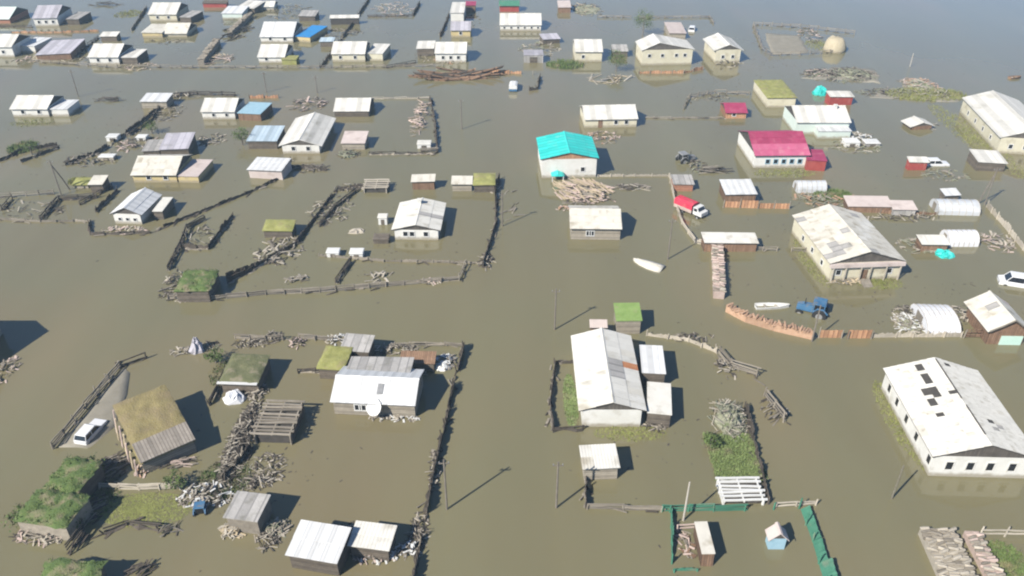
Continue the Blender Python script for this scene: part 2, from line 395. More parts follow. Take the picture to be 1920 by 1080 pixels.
# ------------------------------------------------------------------ fences, piles, plants
def panel_mesh(m, v):
    def fn():
        rr = random.Random(v*13+5); n = 10; b = MB()
        tops = [1 + rr.uniform(-.3,.1) for _ in range(n+1)]
        if v == 2: tops[3] = tops[4] = .55
        if v == 3: tops[7] = .4; tops[8] = .5
        if v == 9: tops = [1 + rr.uniform(-.06,.03) for _ in range(n+1)]
        rings = []
        for i in range(n+1):
            x = i/n; rings.append([(x,-.025,-.5),(x,.025,-.5),(x,.025 + rr.uniform(-.03,.03),tops[i]),(x,-.025 + rr.uniform(-.03,.03),tops[i])])
        b.rings(rings)
        return b.mesh('fence_panel', m)
    return cached(('panel', m, v), fn)
def post_mesh(m):
    return cached(('post', m), lambda: MB().tube([(0,0,-.6),(0,0,.5),(.02,.01,1.0)], [.075,.07,.06], 6).mesh('post', m))
def rail_mesh(m):
    def fn():
        b = MB(); pts = [(0,0,0),(.33,.0,-.015),(.66,.0,.01),(1,0,0)]
        b.rings([[(x,-.03,z-.05),(x,.03,z-.05),(x,.03,z+.05),(x,-.03,z+.05)] for x,_,z in pts]); return b.mesh('rail', m)
    return cached(('rail', m), fn)
def fence(label, pts, style='rail', h=1.0, m='timber_dark', span=2.4, miss=.02, group='fences standing in the flood water', lean=.1, name=None, z=0, tilt=0, drift=.7, jag=True):
    W_ = [G(*p) for p in pts]
    for w in W_: w.z = z
    root = thing(name or ('board_fence' if style == 'board' else 'pole_fence'), label, 'fence', Matrix.Translation(W_[0]), group)
    o = W_[0]; pm = {'timber_dark':'timber_dark'}.get(m, m)
    if m in ('orange_wood','wood_brown','wood_dark'): pm = 'timber'
    for a, b in zip(W_[:-1], W_[1:]):
        L = (b-a).length; n = max(1, round(L/span)); d = (b-a)/n; ang = math.atan2(d.y, d.x)
        for i in range(n+1):
            if i == n and b is not W_[-1]: continue
            p = a + d*i - o
            link('post', post_mesh(pm), root, Matrix.Translation(p + Vector((R.uniform(-.1,.1),R.uniform(-.1,.1),0))) @ Matrix.Rotation(R.uniform(-lean,lean),4,'X') @ Matrix.Rotation(R.uniform(-lean,lean),4,'Y') @ Matrix.Diagonal((1.15,1.15,h*R.uniform(.95,1.35),1)))
        for i in range(n):
            for _k in range(2 if m in ('timber','timber_dark') else 0):
                if R.random() > drift: continue
                q = a + d*(i+R.random()) - o + Vector((R.uniform(-.5,.5),R.uniform(-.5,.5),R.uniform(.03,.15)))
                link('driftwood', plank_mesh(R.choice(('timber','timber_dark','timber_dark'))), root, Matrix.Translation(q) @ Matrix.Rotation(ang + R.uniform(-.7,.7),4,'Z') @ Matrix.Rotation(R.uniform(-.2,.2),4,'Y') @ Matrix.Diagonal((R.uniform(.5,1.7),R.uniform(.1,.25),.08,1)))
            if R.random() < miss: continue
            p = a + d*i - o; B = Matrix.Translation(p) @ Matrix.Rotation(ang,4,'Z')
            if style == 'board':
                link('fence_panel', panel_mesh(m, R.randrange(5) if jag else 9), root, B @ Matrix.Translation((0,.09,0)) @ Matrix.Rotation(tilt + R.uniform(-lean,lean),4,'X') @ Matrix.Diagonal((d.length*1.0,1,h*R.uniform(.7,1.15),1)))
            else:
                for zz in ((.35,.85) if style == 'rail' else (.2,.5,.8,1.0)):
                    link('rail', rail_mesh(m), root, B @ Matrix.Translation((0,.07,h*zz + R.uniform(-.08,.08))) @ Matrix.Rotation(R.uniform(-.06,.06),4,'Y') @ Matrix.Diagonal((d.length*R.uniform(.95,1.12),1.3,1.3,1)))
    if m == 'timber_dark':                               # weed and brushwood caught along the foot of the fence
        rg = []
        for a, b in zip(W_[:-1], W_[1:]):
            d = b-a; n = max(2, int(d.length/.55)); s_ = Vector((-d.y, d.x, 0)).normalized()
            for i in range(n + (b is W_[-1])):
                p = a + d*(i/n) - o; w = R.uniform(.08,.42); hh = R.uniform(.04,.34) if R.random() < .8 else .02; e = s_*R.uniform(-.2,.2)
                rg.append([p+e-s_*w+Vector((0,0,-.2)), p+e-s_*w*.4+Vector((0,0,hh*.8)), p+e+s_*w*.3+Vector((0,0,hh)), p+e+s_*w+Vector((0,0,-.2))])
        build(MB().rings(rg), 'brushwood', 'timber_dark' if R.random() < .6 else 'timber', root)
    return root
def plank_mesh(m):
    return cached(('plank', m), lambda: MB().rings([[(x,-.5,z-.5),(x,.5,z-.5),(x,.5,z+.5),(x,-.5,z+.5)] for x,z in ((-.5,-.3),(0,.15),(.5,-.1))]).mesh('plank', m))
def log_mesh(m):
    return cached(('log', m), lambda: MB().tube([(-.5,0,0),(0,0,.03),(.5,0,0)], [.5,.52,.44], 7).mesh('log', m))
def mound_obj(root, name, m, rx, ry, h, seed=0, seg=20, rows=6, power=1.0, M=None, jit=.05):
    rr = random.Random(seed); b = MB(); rings = []
    ph = [rr.uniform(.82,1.15) for _ in range(seg)]
    for j in range(rows+1):
        f = j/rows; ring = []
        for i in range(seg):
            a = 2*math.pi*i/seg; q = math.cos(f*math.pi/2)**power * (.5*ph[i]+.25*ph[i-1]+.25*ph[(i+1) % seg]) + .02
            ring.append((rx*q*math.cos(a) + rr.uniform(-jit,jit)*rx, ry*q*math.sin(a) + rr.uniform(-jit,jit)*ry, -.3 + (h+.3)*math.sin(f*math.pi/2)*(1 + (rr.uniform(-jit*1.6,jit*1.6) if 0 < j < rows else 0))))
        rings.append(ring)
    return build(b.rings(rings), name, m, root, M, smooth=jit < .1)
def pile(name, label, c, rx, ry, n, mats, cat='debris', size=(.6,2.2), h=.7, piece='plank', ang=None, spread=.5, core=None, group=None, thick=(.1,.22)):
    """loose timber heaped round photo pixel c; rx, ry half-extents in pixels"""
    o = G(*c); ex = (G(c[0]+rx, c[1]) - o).length; ey_ = abs((G(c[0], c[1]-ry) - o).length)
    root = thing(name, label, cat, Matrix.Translation(o), group)
    if core: mound_obj(root, 'heap', core, ex*.8, ey_*.8, h*.5, seed=int(c[0]), jit=.12)
    nf = .68 if cat == 'debris' and c[1] > 560 else 1.0
    for i in range(int(n*(1.35 if cat == 'debris' else 1)*(1.35 if nf < 1 else 1))):
        q = math.sqrt(R.random()); a = R.uniform(0, 2*math.pi); x, y = ex*q*math.cos(a), ey_*q*math.sin(a)
        z = max(.05, h*(1-q*q)*R.uniform(.4,1.05))
        th = nf*R.uniform(*thick)*(.75 if piece == 'plank' else 1); ln = (nf+.12)*R.uniform(*size)*(.72 if piece == 'plank' and cat == 'debris' else 1); m = R.choice(mats)
        az = R.uniform(0, math.pi) if ang is None else ang + R.uniform(-spread, spread)
        me, w_ = (plank_mesh(m), th*R.uniform(1,2.2)) if piece == 'plank' else (log_mesh(m), th)
        link(piece, me, root, Matrix.Translation((x,y,z)) @ Matrix.Rotation(az,4,'Z') @ Matrix.Rotation(R.uniform(-.25,.25),4,'Y') @ Matrix.Diagonal((ln, w_, th if piece == 'log' else th*.5, 1)))
    return root
def woodpile(label, pts, width, h, m, cat='woodpile', group='firewood stacks', step=.3, cap=220, core='timber_dark', name='woodpile'):
    W_ = [G(*p) for p in pts]; o = W_[0]
    root = thing(name, label, cat, Matrix.Translation(o), group); tot = sum((b-a).length for a, b in zip(W_, W_[1:]))
    rows = max(1, round(width/.75)); step = max(step, tot*rows/cap*1.0)
    for a, b in zip(W_, W_[1:]):
        d = b-a; L = d.length; ang = math.atan2(d.y, d.x); Bm = Matrix.Translation(a-o) @ Matrix.Rotation(ang,4,'Z')
        build(MB().box((-.05,-width/2+.12,-.5),(L+.05,width/2-.12,h-.12)), 'stack', m, root, Bm)
        n = max(1, int(L/step))
        for i in range(n):
            for r_ in range(rows):
                y = -width/2 + width*(r_+.5)/rows + R.uniform(-.06,.06)
                link('log', log_mesh(R.choice((m,m,m,'timber_pale','timber','timber')) if m in ('pink_log','timber_pale') else m), root, Bm @ Matrix.Translation(((i+.5)/n*L, y, h + R.uniform(-.26,.16))) @ Matrix.Rotation(math.pi/2 + R.uniform(-.5,.5),4,'Z') @ Matrix.Diagonal((width/rows*R.uniform(.95,1.15), step*R.uniform(.8,1.1), step*R.uniform(.7,1.0), 1)))
    return root
def flooded_grass(label, c, rx, ry, n, m='reed', hh=(.12,.4), name='flooded_grass', rect=False, flat=0):
    o = G(*c); ex = (G(c[0]+rx, c[1])-o).length; ey_ = (G(c[0], c[1]-ry)-o).length; b = MB()
    for _ in range(n):
        q = R.random()**.6; a = R.uniform(0, 2*math.pi); x, y = (ex*R.uniform(-1,1), ey_*R.uniform(-1,1)) if rect else (ex*q*math.cos(a), ey_*q*math.sin(a))
        for _k in range(3): blades(b, x+R.uniform(-.15,.15), y+R.uniform(-.15,.15), -.05, R.uniform(*hh), R.uniform(.04,.09))
    for _ in range(flat):
        q = R.random()**.75; a = R.uniform(0, 2*math.pi); x, y = ex*q*math.cos(a), ey_*q*math.sin(a); k_ = R.uniform(.05,.2)
        b.poly([(x+R.uniform(-k_,k_),y+R.uniform(-k_,k_),R.uniform(.012,.04)) for _i in range(3)], [(0,1,2)])
    return tag(build(b, name, m, None, Matrix.Translation(o)), label, 'grass', kind='stuff')
def tree(label, c, h, r, n=900, group=None, name='young_tree'):
    o = G(*c); root = thing(name, label, 'tree', Matrix.Translation(o), group); rr = random.Random(int(c[0])); b = MB()
    b.tube([(0,0,-.5),(.05,0,h*.3),(0,.08,h*.6),(.05,0,h*.9)], [.14,.12,.08,.03], 6)
    t = build(b, 'trunk', 'pole_wood', root); tips = []
    for i in range(7):
        a = i*2.4; z = h*(.3+.08*i); e = (math.cos(a)*r*.7, math.sin(a)*r*.7, z+h*.2); tips.append(e)
        build(MB().tube([(0,0,z),(e[0]*.5,e[1]*.5,z+h*.08),e], [.06,.045,.02], 5), 'limb', 'pole_wood', t)
    g = MB()
    for i in range(n):
        e = rr.choice(tips); s_ = r*.5
        x, y, z = e[0]+rr.gauss(0,s_*.6), e[1]+rr.gauss(0,s_*.6), e[2]+rr.gauss(0,h*.11)
        k_ = rr.uniform(.1,.22); a = [Vector((rr.uniform(-1,1),rr.uniform(-1,1),rr.uniform(-1,1)))*k_ for _ in range(3)]
        g.poly([(x+q.x,y+q.y,max(.05,z+q.z)) for q in a], [(0,1,2)])
    build(g, 'crown', 'leaf', root)
    return root
def utility_pole(label, c, ty, arm=True, m='pole_wood', lean=(0,0), brace=None, rad=.1, sh=None):
    o = G(*c); h = sh or height_at(o, ty)
    root = thing('utility_pole' if arm else 'wooden_post', label, 'pole', Matrix.Translation(o), 'poles standing in the water')
    lx, ly = lean
    build(MB().tube([(0,0,-1),(lx*.5,ly*.5,h*.5),(lx,ly,h)], [rad,rad*.92,rad*.75], 8), 'pole', m, root)
    if arm:
        a = build(MB().box((lx-.5,ly-.04,h-.5),(lx+.5,ly+.04,h-.42)), 'crossarm', m, root)
        for x in (-.42,.42): build(MB().tube([(lx+x,ly,h-.43),(lx+x,ly,h-.3),(lx+x,ly,h-.22)], [.03,.06,.03], 6), 'insulator', 'metal_grey', a)
    if brace:
        e = G(*brace) - o; build(MB().tube([(e.x,e.y,-.8),(e.x*.5,e.y*.5,h*.42),(lx,ly,h*.86)], [.11,.1,.09], 7), 'brace', m, root)
    return root

# ------------------------------------------------------------------ vehicles, boats and odd structures
def wheel(root, x, y, z, r, w):
    t = build(MB().tube([(x,y-w/2,z),(x,y-w*.45,z),(x,y+w*.45,z),(x,y+w/2,z)], [r*.86,r,r,r*.86], 14), 'wheel', 'rubber', root)
    build(MB().tube([(x,y-w/2-.02,z),(x,y+w/2+.02,z)], r*.5, 10), 'rim', 'metal_grey', t)
def car(name, label, c, to, m='white_gloss', kind='suv', sink=.35, scale=1.0):
    a = G(*c); d = G(*to)-a; M = frame(a, d) @ Matrix.Translation((0,0,-sink)) @ Matrix.Diagonal((scale,scale,scale,1))
    root = thing(name, label, 'van' if kind == 'van' else 'car', M)
    L, Wd = (4.6,1.85) if kind == 'van' else (4.0,1.66); l, w = L/2, Wd/2
    def slab(pts, w0): return [[(x, s_*w0*k_, z) for x, z, k_ in pts] for s_ in (-1, 1)]
    if kind == 'van': low = [(-l,.35),(-l,1.05),(l-.75,1.1),(l-.05,.95),(l,.35)]; cab = [(-l+.05,1.05),(-l+.12,1.85),(l-1.35,1.85),(l-.75,1.1)]
    else: low = [(-l,.35),(-l,.95),(-l+.2,1.0),(l-1.25,1.0),(l-.1,.9),(l,.38)]; cab = [(-l+.12,1.0),(-l+.4,1.55),(l-1.85,1.57),(l-1.25,1.0)]
    r1 = [(x,-w,z) for x,z in low]; r2 = [(x,w,z) for x,z in low]
    body = build(MB().rings([[(x*.97,-w,.4+(z-.4)*.93) for x,z in low],[(x,-w*.93,z) for x,z in low],[(x,w*.93,z) for x,z in low],[(x*.97,w,.4+(z-.4)*.93) for x,z in low]]), 'body', m, root)
    build(MB().rings([[(x,s_*w*(.9 if z < 1.2 else .8),z) for x,z in cab] for s_ in (-1,1)]), 'cabin', 'glass', root)
    ct = cab[1], cab[2]
    build(MB().rings([[(ct[0][0]-.05,s_*w*.83,ct[0][1]-.04),(ct[0][0],s_*w*.78,ct[0][1]+.06),(ct[1][0],s_*w*.78,ct[1][1]+.06),(ct[1][0]+.08,s_*w*.83,ct[1][1]-.04)] for s_ in (-1,1)]), 'roof', m, root)
    for s_ in (-1,1):
        for i in ((0,1) if kind != 'van' else (0,1)):
            p, q = ((cab[0],cab[1]),(cab[3],cab[2]))[i]
            build(MB().tube([(p[0],s_*w*.91,p[1]),(q[0],s_*w*.81,q[1])], .05, 5), 'pillar', m, root)
        xm = (cab[1][0]+cab[2][0])/2
        build(MB().tube([(xm,s_*w*.91,1.02),(xm,s_*w*.815,cab[1][1])], .05, 5), 'pillar', m, root)
        build(MB().box((l-.06,s_*w*.7-.14,.62),(l+.02,s_*w*.7+.14,.8)), 'headlight', 'metal_grey', root)
        for x in (-l+.75, l-.8): wheel(root, x, s_*(w-.06), .33, .33, .2)
    return root
def truck(label, c, to, cabm, boxm, lowm, scale=1.0, sink=.5, name='lorry'):
    a = G(*c); M = frame(a, G(*to)-a) @ Matrix.Translation((0,0,-sink)) @ Matrix.Diagonal((scale,scale,scale,1)); root = thing(name, label, 'truck', M)
    build(MB().box((-3,-.45,.6),(2.8,.45,.85)), 'chassis', 'rubber', root)
    build(MB().box((-3,-1.15,.86),(1.0,1.15,1.5)), 'cargo_bed', lowm, root)
    build(MB().rings([[(x,-1.17,1.51),(x,-1.15,2.35),(x,-.6,2.6),(x,.6,2.6),(x,1.15,2.35),(x,1.17,1.51)] for x in (-3.02,-1,1.02)]), 'cargo_cover', boxm, root)
    build(MB().rings([[(1.25,y,.85),(1.25,y,2.25),(2.1,y*.95,2.25),(2.45,y,1.6),(3.1,y,1.5),(3.15,y,.85)] for y in (-1.0,1.0)]), 'cab', cabm, root)
    build(MB().poly([(2.14,-.85,2.18),(2.14,.85,2.18),(2.47,.88,1.64),(2.47,-.88,1.64)], [(0,1,2,3)]), 'windscreen', 'glass', root)
    for s_ in (-1,1): build(MB().box((1.4,s_*1.0-.012,1.55),(2.1,s_*1.0+.012,2.1)), 'side_window', 'glass', root)
    for x in (-2.0,-1.0,2.3):
        for s_ in (-1,1): wheel(root, x, s_*.95, .45, .45, .3)
    return root
def tractor(label, c, to, m='blue_paint', scale=1.0, sink=.5):
    a = G(*c); M = frame(a, G(*to)-a) @ Matrix.Translation((0,0,-sink)) @ Matrix.Diagonal((scale,scale,scale,1)); root = thing('tractor', label, 'tractor', M)
    build(MB().rings([[(x,-.35,.7),(x,-.33,z),(x,.33,z),(x,.35,.7)] for x, z in ((.2,1.5),(1.3,1.45),(1.9,1.3))]), 'bonnet', m, root)
    cb = build(MB().rings([[(-1.0,y,.8),(-1.0,y*.9,2.0),(.1,y*.9,2.0),(.2,y,.8)] for y in (-.7,.7)]), 'cab', 'glass', root)
    build(MB().rings([[(-1.12,y,2.0),(-1.05,y,2.14),(.2,y,2.14),(.3,y,2.0)] for y in (-.78,.78)]), 'cab_roof', m, cb)
    for x in (-.98,.12):
        for y in (-.66,.66): build(MB().box((x-.05,y-.05,.8),(x+.05,y+.05,2.0)), 'cab_pillar', m, cb)
    for s_ in (-1,1):
        wheel(root, -.6, s_*.85, .75, .75, .35); wheel(root, 1.5, s_*.7, .45, .45, .22)
        build(MB().tube([(-1.4,s_*.85,1.1),(-.9,s_*.85,1.58),(-.3,s_*.85,1.58),(.1,s_*.85,1.15)], .1, 5), 'mudguard', m, root)
    build(MB().tube([(1.1,.1,1.4),(1.1,.1,2.2)], .05, 6), 'exhaust', 'rubber', root)
    return root
def boat(label, c, to, L=4.2, Wd=1.4, m='tarp_white', up=True, name='rowing_boat'):
    a = G(*c); M = frame(a, G(*to)-a); root = thing(name, label, 'boat', M); rings = []; inn = []
    for f in (0,.15,.4,.7,.88,.985):
        w = Wd/2*(1-f**3*.98)*(.86 + .14*min(1, f*4)); z = .1*f*f; x = (f-.5)*L
        if up: rings.append([(x,-w,.38+z),(x,-w*.7,-.12),(x,w*.7,-.12),(x,w,.38+z)])
        else: rings.append([(x,-w,-.1),(x,-w*.85,.3),(x,-w*.3,.5-z),(x,w*.3,.5-z),(x,w*.85,.3),(x,w,-.1)])
    b = MB()
    if up:
        n = 4; b.rings(rings, cap=False); k = len(rings)-1
        b.f = [f for f in b.f if not (f[0] % n == 3)]          # open top
        b.f += [(0,1,2,3), (k*n+3,k*n+2,k*n+1,k*n)]
        h = build(b, 'hull', m, root)
        for f in (.28,.6): build(MB().box(((f-.5)*L-.12,-Wd*.45*(1-f**3),.2),((f-.5)*L+.12,Wd*.45*(1-f**3),.25)), 'thwart', 'timber_pale', root)
        build(MB().tube([(r[0][0],r[0][1],r[0][2]) for r in rings] + [(r[3][0],r[3][1],r[3][2]) for r in reversed(rings)], .05, 5), 'gunwale', m, root)
    else:
        build(b.rings(rings), 'hull', m, root, smooth=True)
        build(MB().box((-L*.45,-.04,.48),(L*.35,.04,.56)), 'keel', m, root)
    return root
def greenhouse(label, A, B, back, h=1.6, m='film', name='greenhouse', cat='greenhouse', ends='film'):
    """barrel vault with its axis along A-B (photo pixels of the front foot)"""
    a, b = G(*A), G(*B); M = frame(a, b-a); L = (b-a).length; mid = (a+b)/2; yd = M.to_3x3() @ Vector((0,1,0)); lo, hi = .3, 15.
    for _ in range(30):
        q = (lo+hi)/2
        if P(mid + yd*q*.6 + Vector((0,0,h)))[1] > back: lo = q
        else: hi = q
    Wd = lo; root = thing(name, label, cat, M); n = 10
    arc = lambda x, k=1.0: [(x, Wd/2 - Wd/2*k*math.cos(math.pi*i/n), -.3 if i in (0,n) else h*k*math.sin(math.pi*i/n)**.8) for i in range(n+1)]
    build(MB().rings([arc(L*i/6) for i in range(7)]), 'cover', m, root, smooth=False)
    for i in range(7): build(MB().tube(arc(L*i/6, 1.015), .035, 4), 'hoop', 'timber_pale', root)
    build(MB().box((-.06,Wd*.35,-.2),(-.03,Wd*.65,h*.75)), 'door', 'timber', root)
    return root
def slat_rack(name, label, A, B, ry, at, n, m='timber', side='timber_dark', cat='frame', posts=True):
    """a roof of loose poles on posts: a drying rack or an unroofed shed"""
    a, b = G(*A, z=at), G(*B, z=at); a.z = b.z = 0; M = frame(a, b-a); L = (b-a).length; mid = (a+b)/2; yd = M.to_3x3() @ Vector((0,1,0)); lo, hi = .3, 20.
    for _ in range(30):
        q = (lo+hi)/2
        if P(mid + yd*q + Vector((0,0,at)))[1] > ry: lo = q
        else: hi = q
    D = lo; root = thing(name, label, cat, M)
    for i in range(n):
        y = D*i/(n-1); link('slat', rail_mesh(m), root, Matrix.Translation((-.2+R.uniform(-.15,.15),y,at+R.uniform(-.03,.06))) @ Matrix.Rotation(R.uniform(-.05,.05),4,'Z') @ Matrix.Diagonal((L+.4,2.8,1.6,1)))
    for x in (0.1, L/2, L-.1): link('rafter', rail_mesh(m), root, Matrix.Translation((x,-.1,at-.12)) @ Matrix.Rotation(math.pi/2,4,'Z') @ Matrix.Diagonal((D+.2,2,1.6,1)))
    for x in (0.1, L-.1):
        for y in (.1, D-.1): link('post', post_mesh(m), root, Matrix.Translation((x,y,0)) @ Matrix.Diagonal((1.4,1.4,at-.1,1)))
    build(MB().box((.25,.25,-.5),(L-.25,D-.25,at*.72)), 'heap', 'deck' if side != 'white_paint' else 'timber_dark', root)  # dark filler block added to stand for the shade between the slats
    for p, q, s_ in (((0,D),(L,D),0),((L,0),(L,D),1),((0,0),(0,D),1)):
        d = Vector((q[0]-p[0],q[1]-p[1],0)); link('side_panel', panel_mesh(side, 1), root, Matrix.Translation((p[0],p[1],0)) @ Matrix.Rotation(math.atan2(d.y,d.x),4,'Z') @ Matrix.Diagonal((d.length,1,at*.8,1)))
    return root
def box_thing(name, label, c, w, d, h, m, top=None, cat='crate', rz=0.0, lid='slate'):
    """a low hut, crate or tank with its own lid"""
    root = thing(name, label, cat, Matrix.Translation(G(*c)) @ Matrix.Rotation(rz,4,'Z'))
    build(MB().rings([[(x*w/2,y*d/2,z) for x,y in ((-1,-1),(1,-1),(1,1),(-1,1))] for z in (-.5,h)]), 'body', m, root)
    build(MB().rings([[(x*(w/2+e),y*(d/2+e),z) for x,y in ((-1,-1),(1,-1),(1,1),(-1,1))] for z, e in ((h+.003,.1),(h+.07,.1),(h+.13,.0))]), 'lid', lid, root)
    build(MB().box((-w*.2,-d/2-.03,-.1),(w*.2,-d/2-.004,h*.75)), 'door', 'wood_dark', root)
    return root
def tent(name, label, c, rx, ry, h, m, cat='tarp', seed=1, power=.8, group=None):
    o = G(*c); ex = (G(c[0]+rx, c[1])-o).length; ey_ = (G(c[0], c[1]-ry)-o).length if ry else ex
    root = thing(name, label, cat, Matrix.Translation(o), group); mound_obj(root, 'cover', m, ex, ey_, h, seed, 14, 5, power, jit=.05 if m == 'hay' else .14); return root

# ------------------------------------------------------------------ the flood water: one silty sheet out to the horizon
def water_material():
    m = bpy.data.materials.new('flood_water'); m.use_nodes = True; t = m.node_tree; n = t.nodes; L = t.links; b = n['Principled BSDF']
    tc = n.new('ShaderNodeTexCoord')
    def noise(scale, det, stretch=None):
        z = n.new('ShaderNodeTexNoise'); z.inputs['Scale'].default_value = scale; z.inputs['Detail'].default_value = det
        if stretch:
            mp = n.new('ShaderNodeMapping'); mp.inputs['Scale'].default_value = stretch; mp.inputs['Rotation'].default_value = (0,0,.5); L.new(tc.outputs['Object'], mp.inputs[0]); L.new(mp.outputs[0], z.inputs['Vector'])
        else: L.new(tc.outputs['Object'], z.inputs['Vector'])
        return z
    a = noise(.03, 4, (1, .6, 1)); cr = n.new('ShaderNodeValToRGB'); e = cr.color_ramp.elements
    e[0].position, e[0].color = .35, (.134, .118, .066, 1); e[1].position, e[1].color = .66, (.147, .124, .071, 1)
    x = e.new(.5); x.color = (.133, .122, .069, 1)
    L.new(a.outputs['Fac'], cr.inputs['Fac'])
    st = noise(.09, 6, (1, .16, 1)); sr = n.new('ShaderNodeMapRange'); sr.inputs['From Min'].default_value = .3; sr.inputs['From Max'].default_value = .7; sr.inputs['To Min'].default_value = .93; sr.inputs['To Max'].default_value = 1.06
    L.new(st.outputs['Fac'], sr.inputs['Value']); hs = n.new('ShaderNodeHueSaturation'); L.new(sr.outputs[0], hs.inputs['Value']); L.new(cr.outputs['Color'], hs.inputs['Color'])   # silt streaks
    L.new(hs.outputs['Color'], b.inputs['Base Color'])
    rn = noise(.02, 3, (1, .4, 1)); rm = n.new('ShaderNodeMapRange'); rm.inputs['From Min'].default_value = .35; rm.inputs['From Max'].default_value = .65; rm.inputs['To Min'].default_value = .02; rm.inputs['To Max'].default_value = .1
    L.new(rn.outputs['Fac'], rm.inputs['Value']); L.new(rm.outputs[0], b.inputs['Roughness'])      # patches ruffled by wind
    b.inputs['IOR'].default_value = 1.45; b.inputs['Specular IOR Level'].default_value = .5
    w1 = noise(.9, 3, (1, .35, 1)); w2 = noise(.12, 2)
    ad = n.new('ShaderNodeMath'); ad.operation = 'MULTIPLY_ADD'; ad.inputs[1].default_value = .22; L.new(w1.outputs['Fac'], ad.inputs[0]); L.new(w2.outputs['Fac'], ad.inputs[2])
    bp = n.new('ShaderNodeBump'); bp.inputs['Strength'].default_value = .09; bp.inputs['Distance'].default_value = .12
    L.new(ad.outputs[0], bp.inputs['Height']); L.new(bp.outputs['Normal'], b.inputs['Normal'])
    MATS['flood_water'] = m
water_material()
o = build(MB().poly([(-4000,-800,0),(4000,-800,0),(4000,7000,0),(-4000,7000,0)], [(0,1,2,3)]), 'water', 'flood_water'); o['kind'] = 'structure'

HG = 'flooded houses'; SG = 'flooded sheds and outbuildings'
def house(label, A, B, **k): k.setdefault('group', HG); return building(k.pop('name','house'), label, A, B, **k)
def shed(label, A, B, **k):
    k.setdefault('group', SG); k.setdefault('kind','mono'); k.setdefault('wall','log_wall'); k.setdefault('ov',.22); k.setdefault('ot',.18)
    return building(k.pop('name','shed'), label, A, B, cat='shed', **k)
def lean(root, A, B, **k):
    k.setdefault('kind','mono'); k.setdefault('ov',.15); k.setdefault('ot',.1); return building('lean_to', None, A, B, parent=root, **k)

# ------------------------------------------------------------------ near houses
n1 = house('long white metal roofed house with a satellite dish on its front', (628,776), (779,783), ey=752, ry=707, roof='metal_white', wall='log_wall', win=(.3,.36), k=.4, name='house', wm='white_paint', big=(1.0,2.4))
i = INFO[n1.name]
build(MB().prism([(i['W']*.12, i['hw']+i['rise']*.24+.17),(i['W']*.34,i['hw']+i['rise']*.68+.17),(i['W']*.34,i['hw']+i['rise']*.68+.24),(i['W']*.12,i['hw']+i['rise']*.24+.24)], i['T']*.53, i['T']*.6, lambda s,t,z: (t,s,z)), 'roof_hatch', 'metal_grey', n1)
n2 = house('large pale gabled house with one rust orange roof sheet', (1091,800), (1200,800), kind='front', ey=768, rf=753, rb=617, roof='slate', wall='white_wall', tints=((1182,687,17,6,'rust'),(1152,690,6,16,'slate_grey'),(1168,668,12,6,'slate_warm')), ov=.4)
lean(n2, (1205,698), (1247,700), at=2.1, ry=648, roof='metal_white', wall='wood_dark', dh=.25)
lean(n2, (1215,773), (1258,777), at=1.9, ry=718, roof='slate', wall='wood_dark', dh=.25)
n4 = house('huge pale roofed building with a column of missing roof sheets', (1740,892), (1925,897), kind='front', ey=857, rf=833, rb=672, ridge=False, roof='slate', wall='white_wall', win=(.17,.38,.58,.8), lwin=(.06,.3,.5,.7,.87), wsize=(.9,1.3), big=(.55,.75),
     holes=[(1720+34*q/6,685+50*q/6,6.3,2.9) for q in range(7)]+[(1732+14*q/3,730+30*q/3,6.6,3.3) for q in range(4)]+[(1748+12*q/3,733+28*q/3,6.6,3.3) for q in range(4)]+[(1770,775,7,3.2),(1777,687,6,3),(1785,736,6,3),(1808,752,6,3),(1857,789,7,2)], wm='white_wall', name='long_house')
i = INFO[n4.name]
for t0, t1 in ((.5,.99),(.1,.42)): build(MB().prism([(i['W']*.5-.07,i['hw']+i['rise']+.1),(i['W']*.5+.07,i['hw']+i['rise']+.1),(i['W']*.5+.05,i['hw']+i['rise']+.2),(i['W']*.5-.05,i['hw']+i['rise']+.2)], i['T']*t0, i['T']*t1, lambda s,t,z: (s,t,z)), 'ridge_board', 'deck', n4)
n5 = house('big weathered gabled house with a veranda front and posts', (1552,527), (1682,522), kind='front', ey=491, rf=471, rb=384, roof='slate_warm', wall='cream_wall', lwin=(.2,.45,.7), win=(.12,.85), door=.5, tints=((1572,470,18,12,'slate_grey'),(1620,430,10,20,'slate')))
i = INFO[n5.name]
build(MB().box((-.3,-.5,i['hw']-.55),(i['L']+.3,-.01,i['hw']-.05)), 'veranda_roof', 'slate_pink', n5)
for fx in (.02,.2,.42,.56,.78,.98): build(MB().box((fx*i['L']-.08,-.45,-.6),(fx*i['L']+.08,-.3,i['hw']-.56)), 'veranda_post', 'timber_pale', n5)
build(MB().rings([[(i['L']*.43,y,-.5),(i['L']*.43,y,z),(i['L']*.56,y,z),(i['L']*.56,y,-.5)] for y, z in ((-.6,.5),(-1.2,.35),(-2.0,.1))]), 'porch_steps', 'timber', n5)
n6 = house('white gabled house alone inside the dark fenced yard', (741,449), (822,450), kind='front', ey=431, rf=421, rb=372, roof='slate', wall='white_wall', win=(.25,.4,.72), chim=((.46,.8),), tints=((790,394,5,4,'deck'),))
n7 = house('small white gabled house with bluish metal roof beside curved fence', (217,419), (267,421), kind='front', ey=401, rf=389, rb=353, roof='metal_white', wall='white_wall', win=(.22,.5,.78), wsize=(.6,.6))
lean(n7, (287,396), (304,396), at=1.5, ry=370, roof='slate', wall='wood_dark', dh=.2)
n8 = house('long grey roofed house with ochre front and side porch', (252,342), (333,342), ey=327, ry=293, roof='slate_warm', wall='ochre_wall', win=(.36,.75), sheets=True)
lean(n8, (333,330), (371,331), at=1.7, ry=299, roof='slate_pink', wall='ochre_wall', dh=.2)
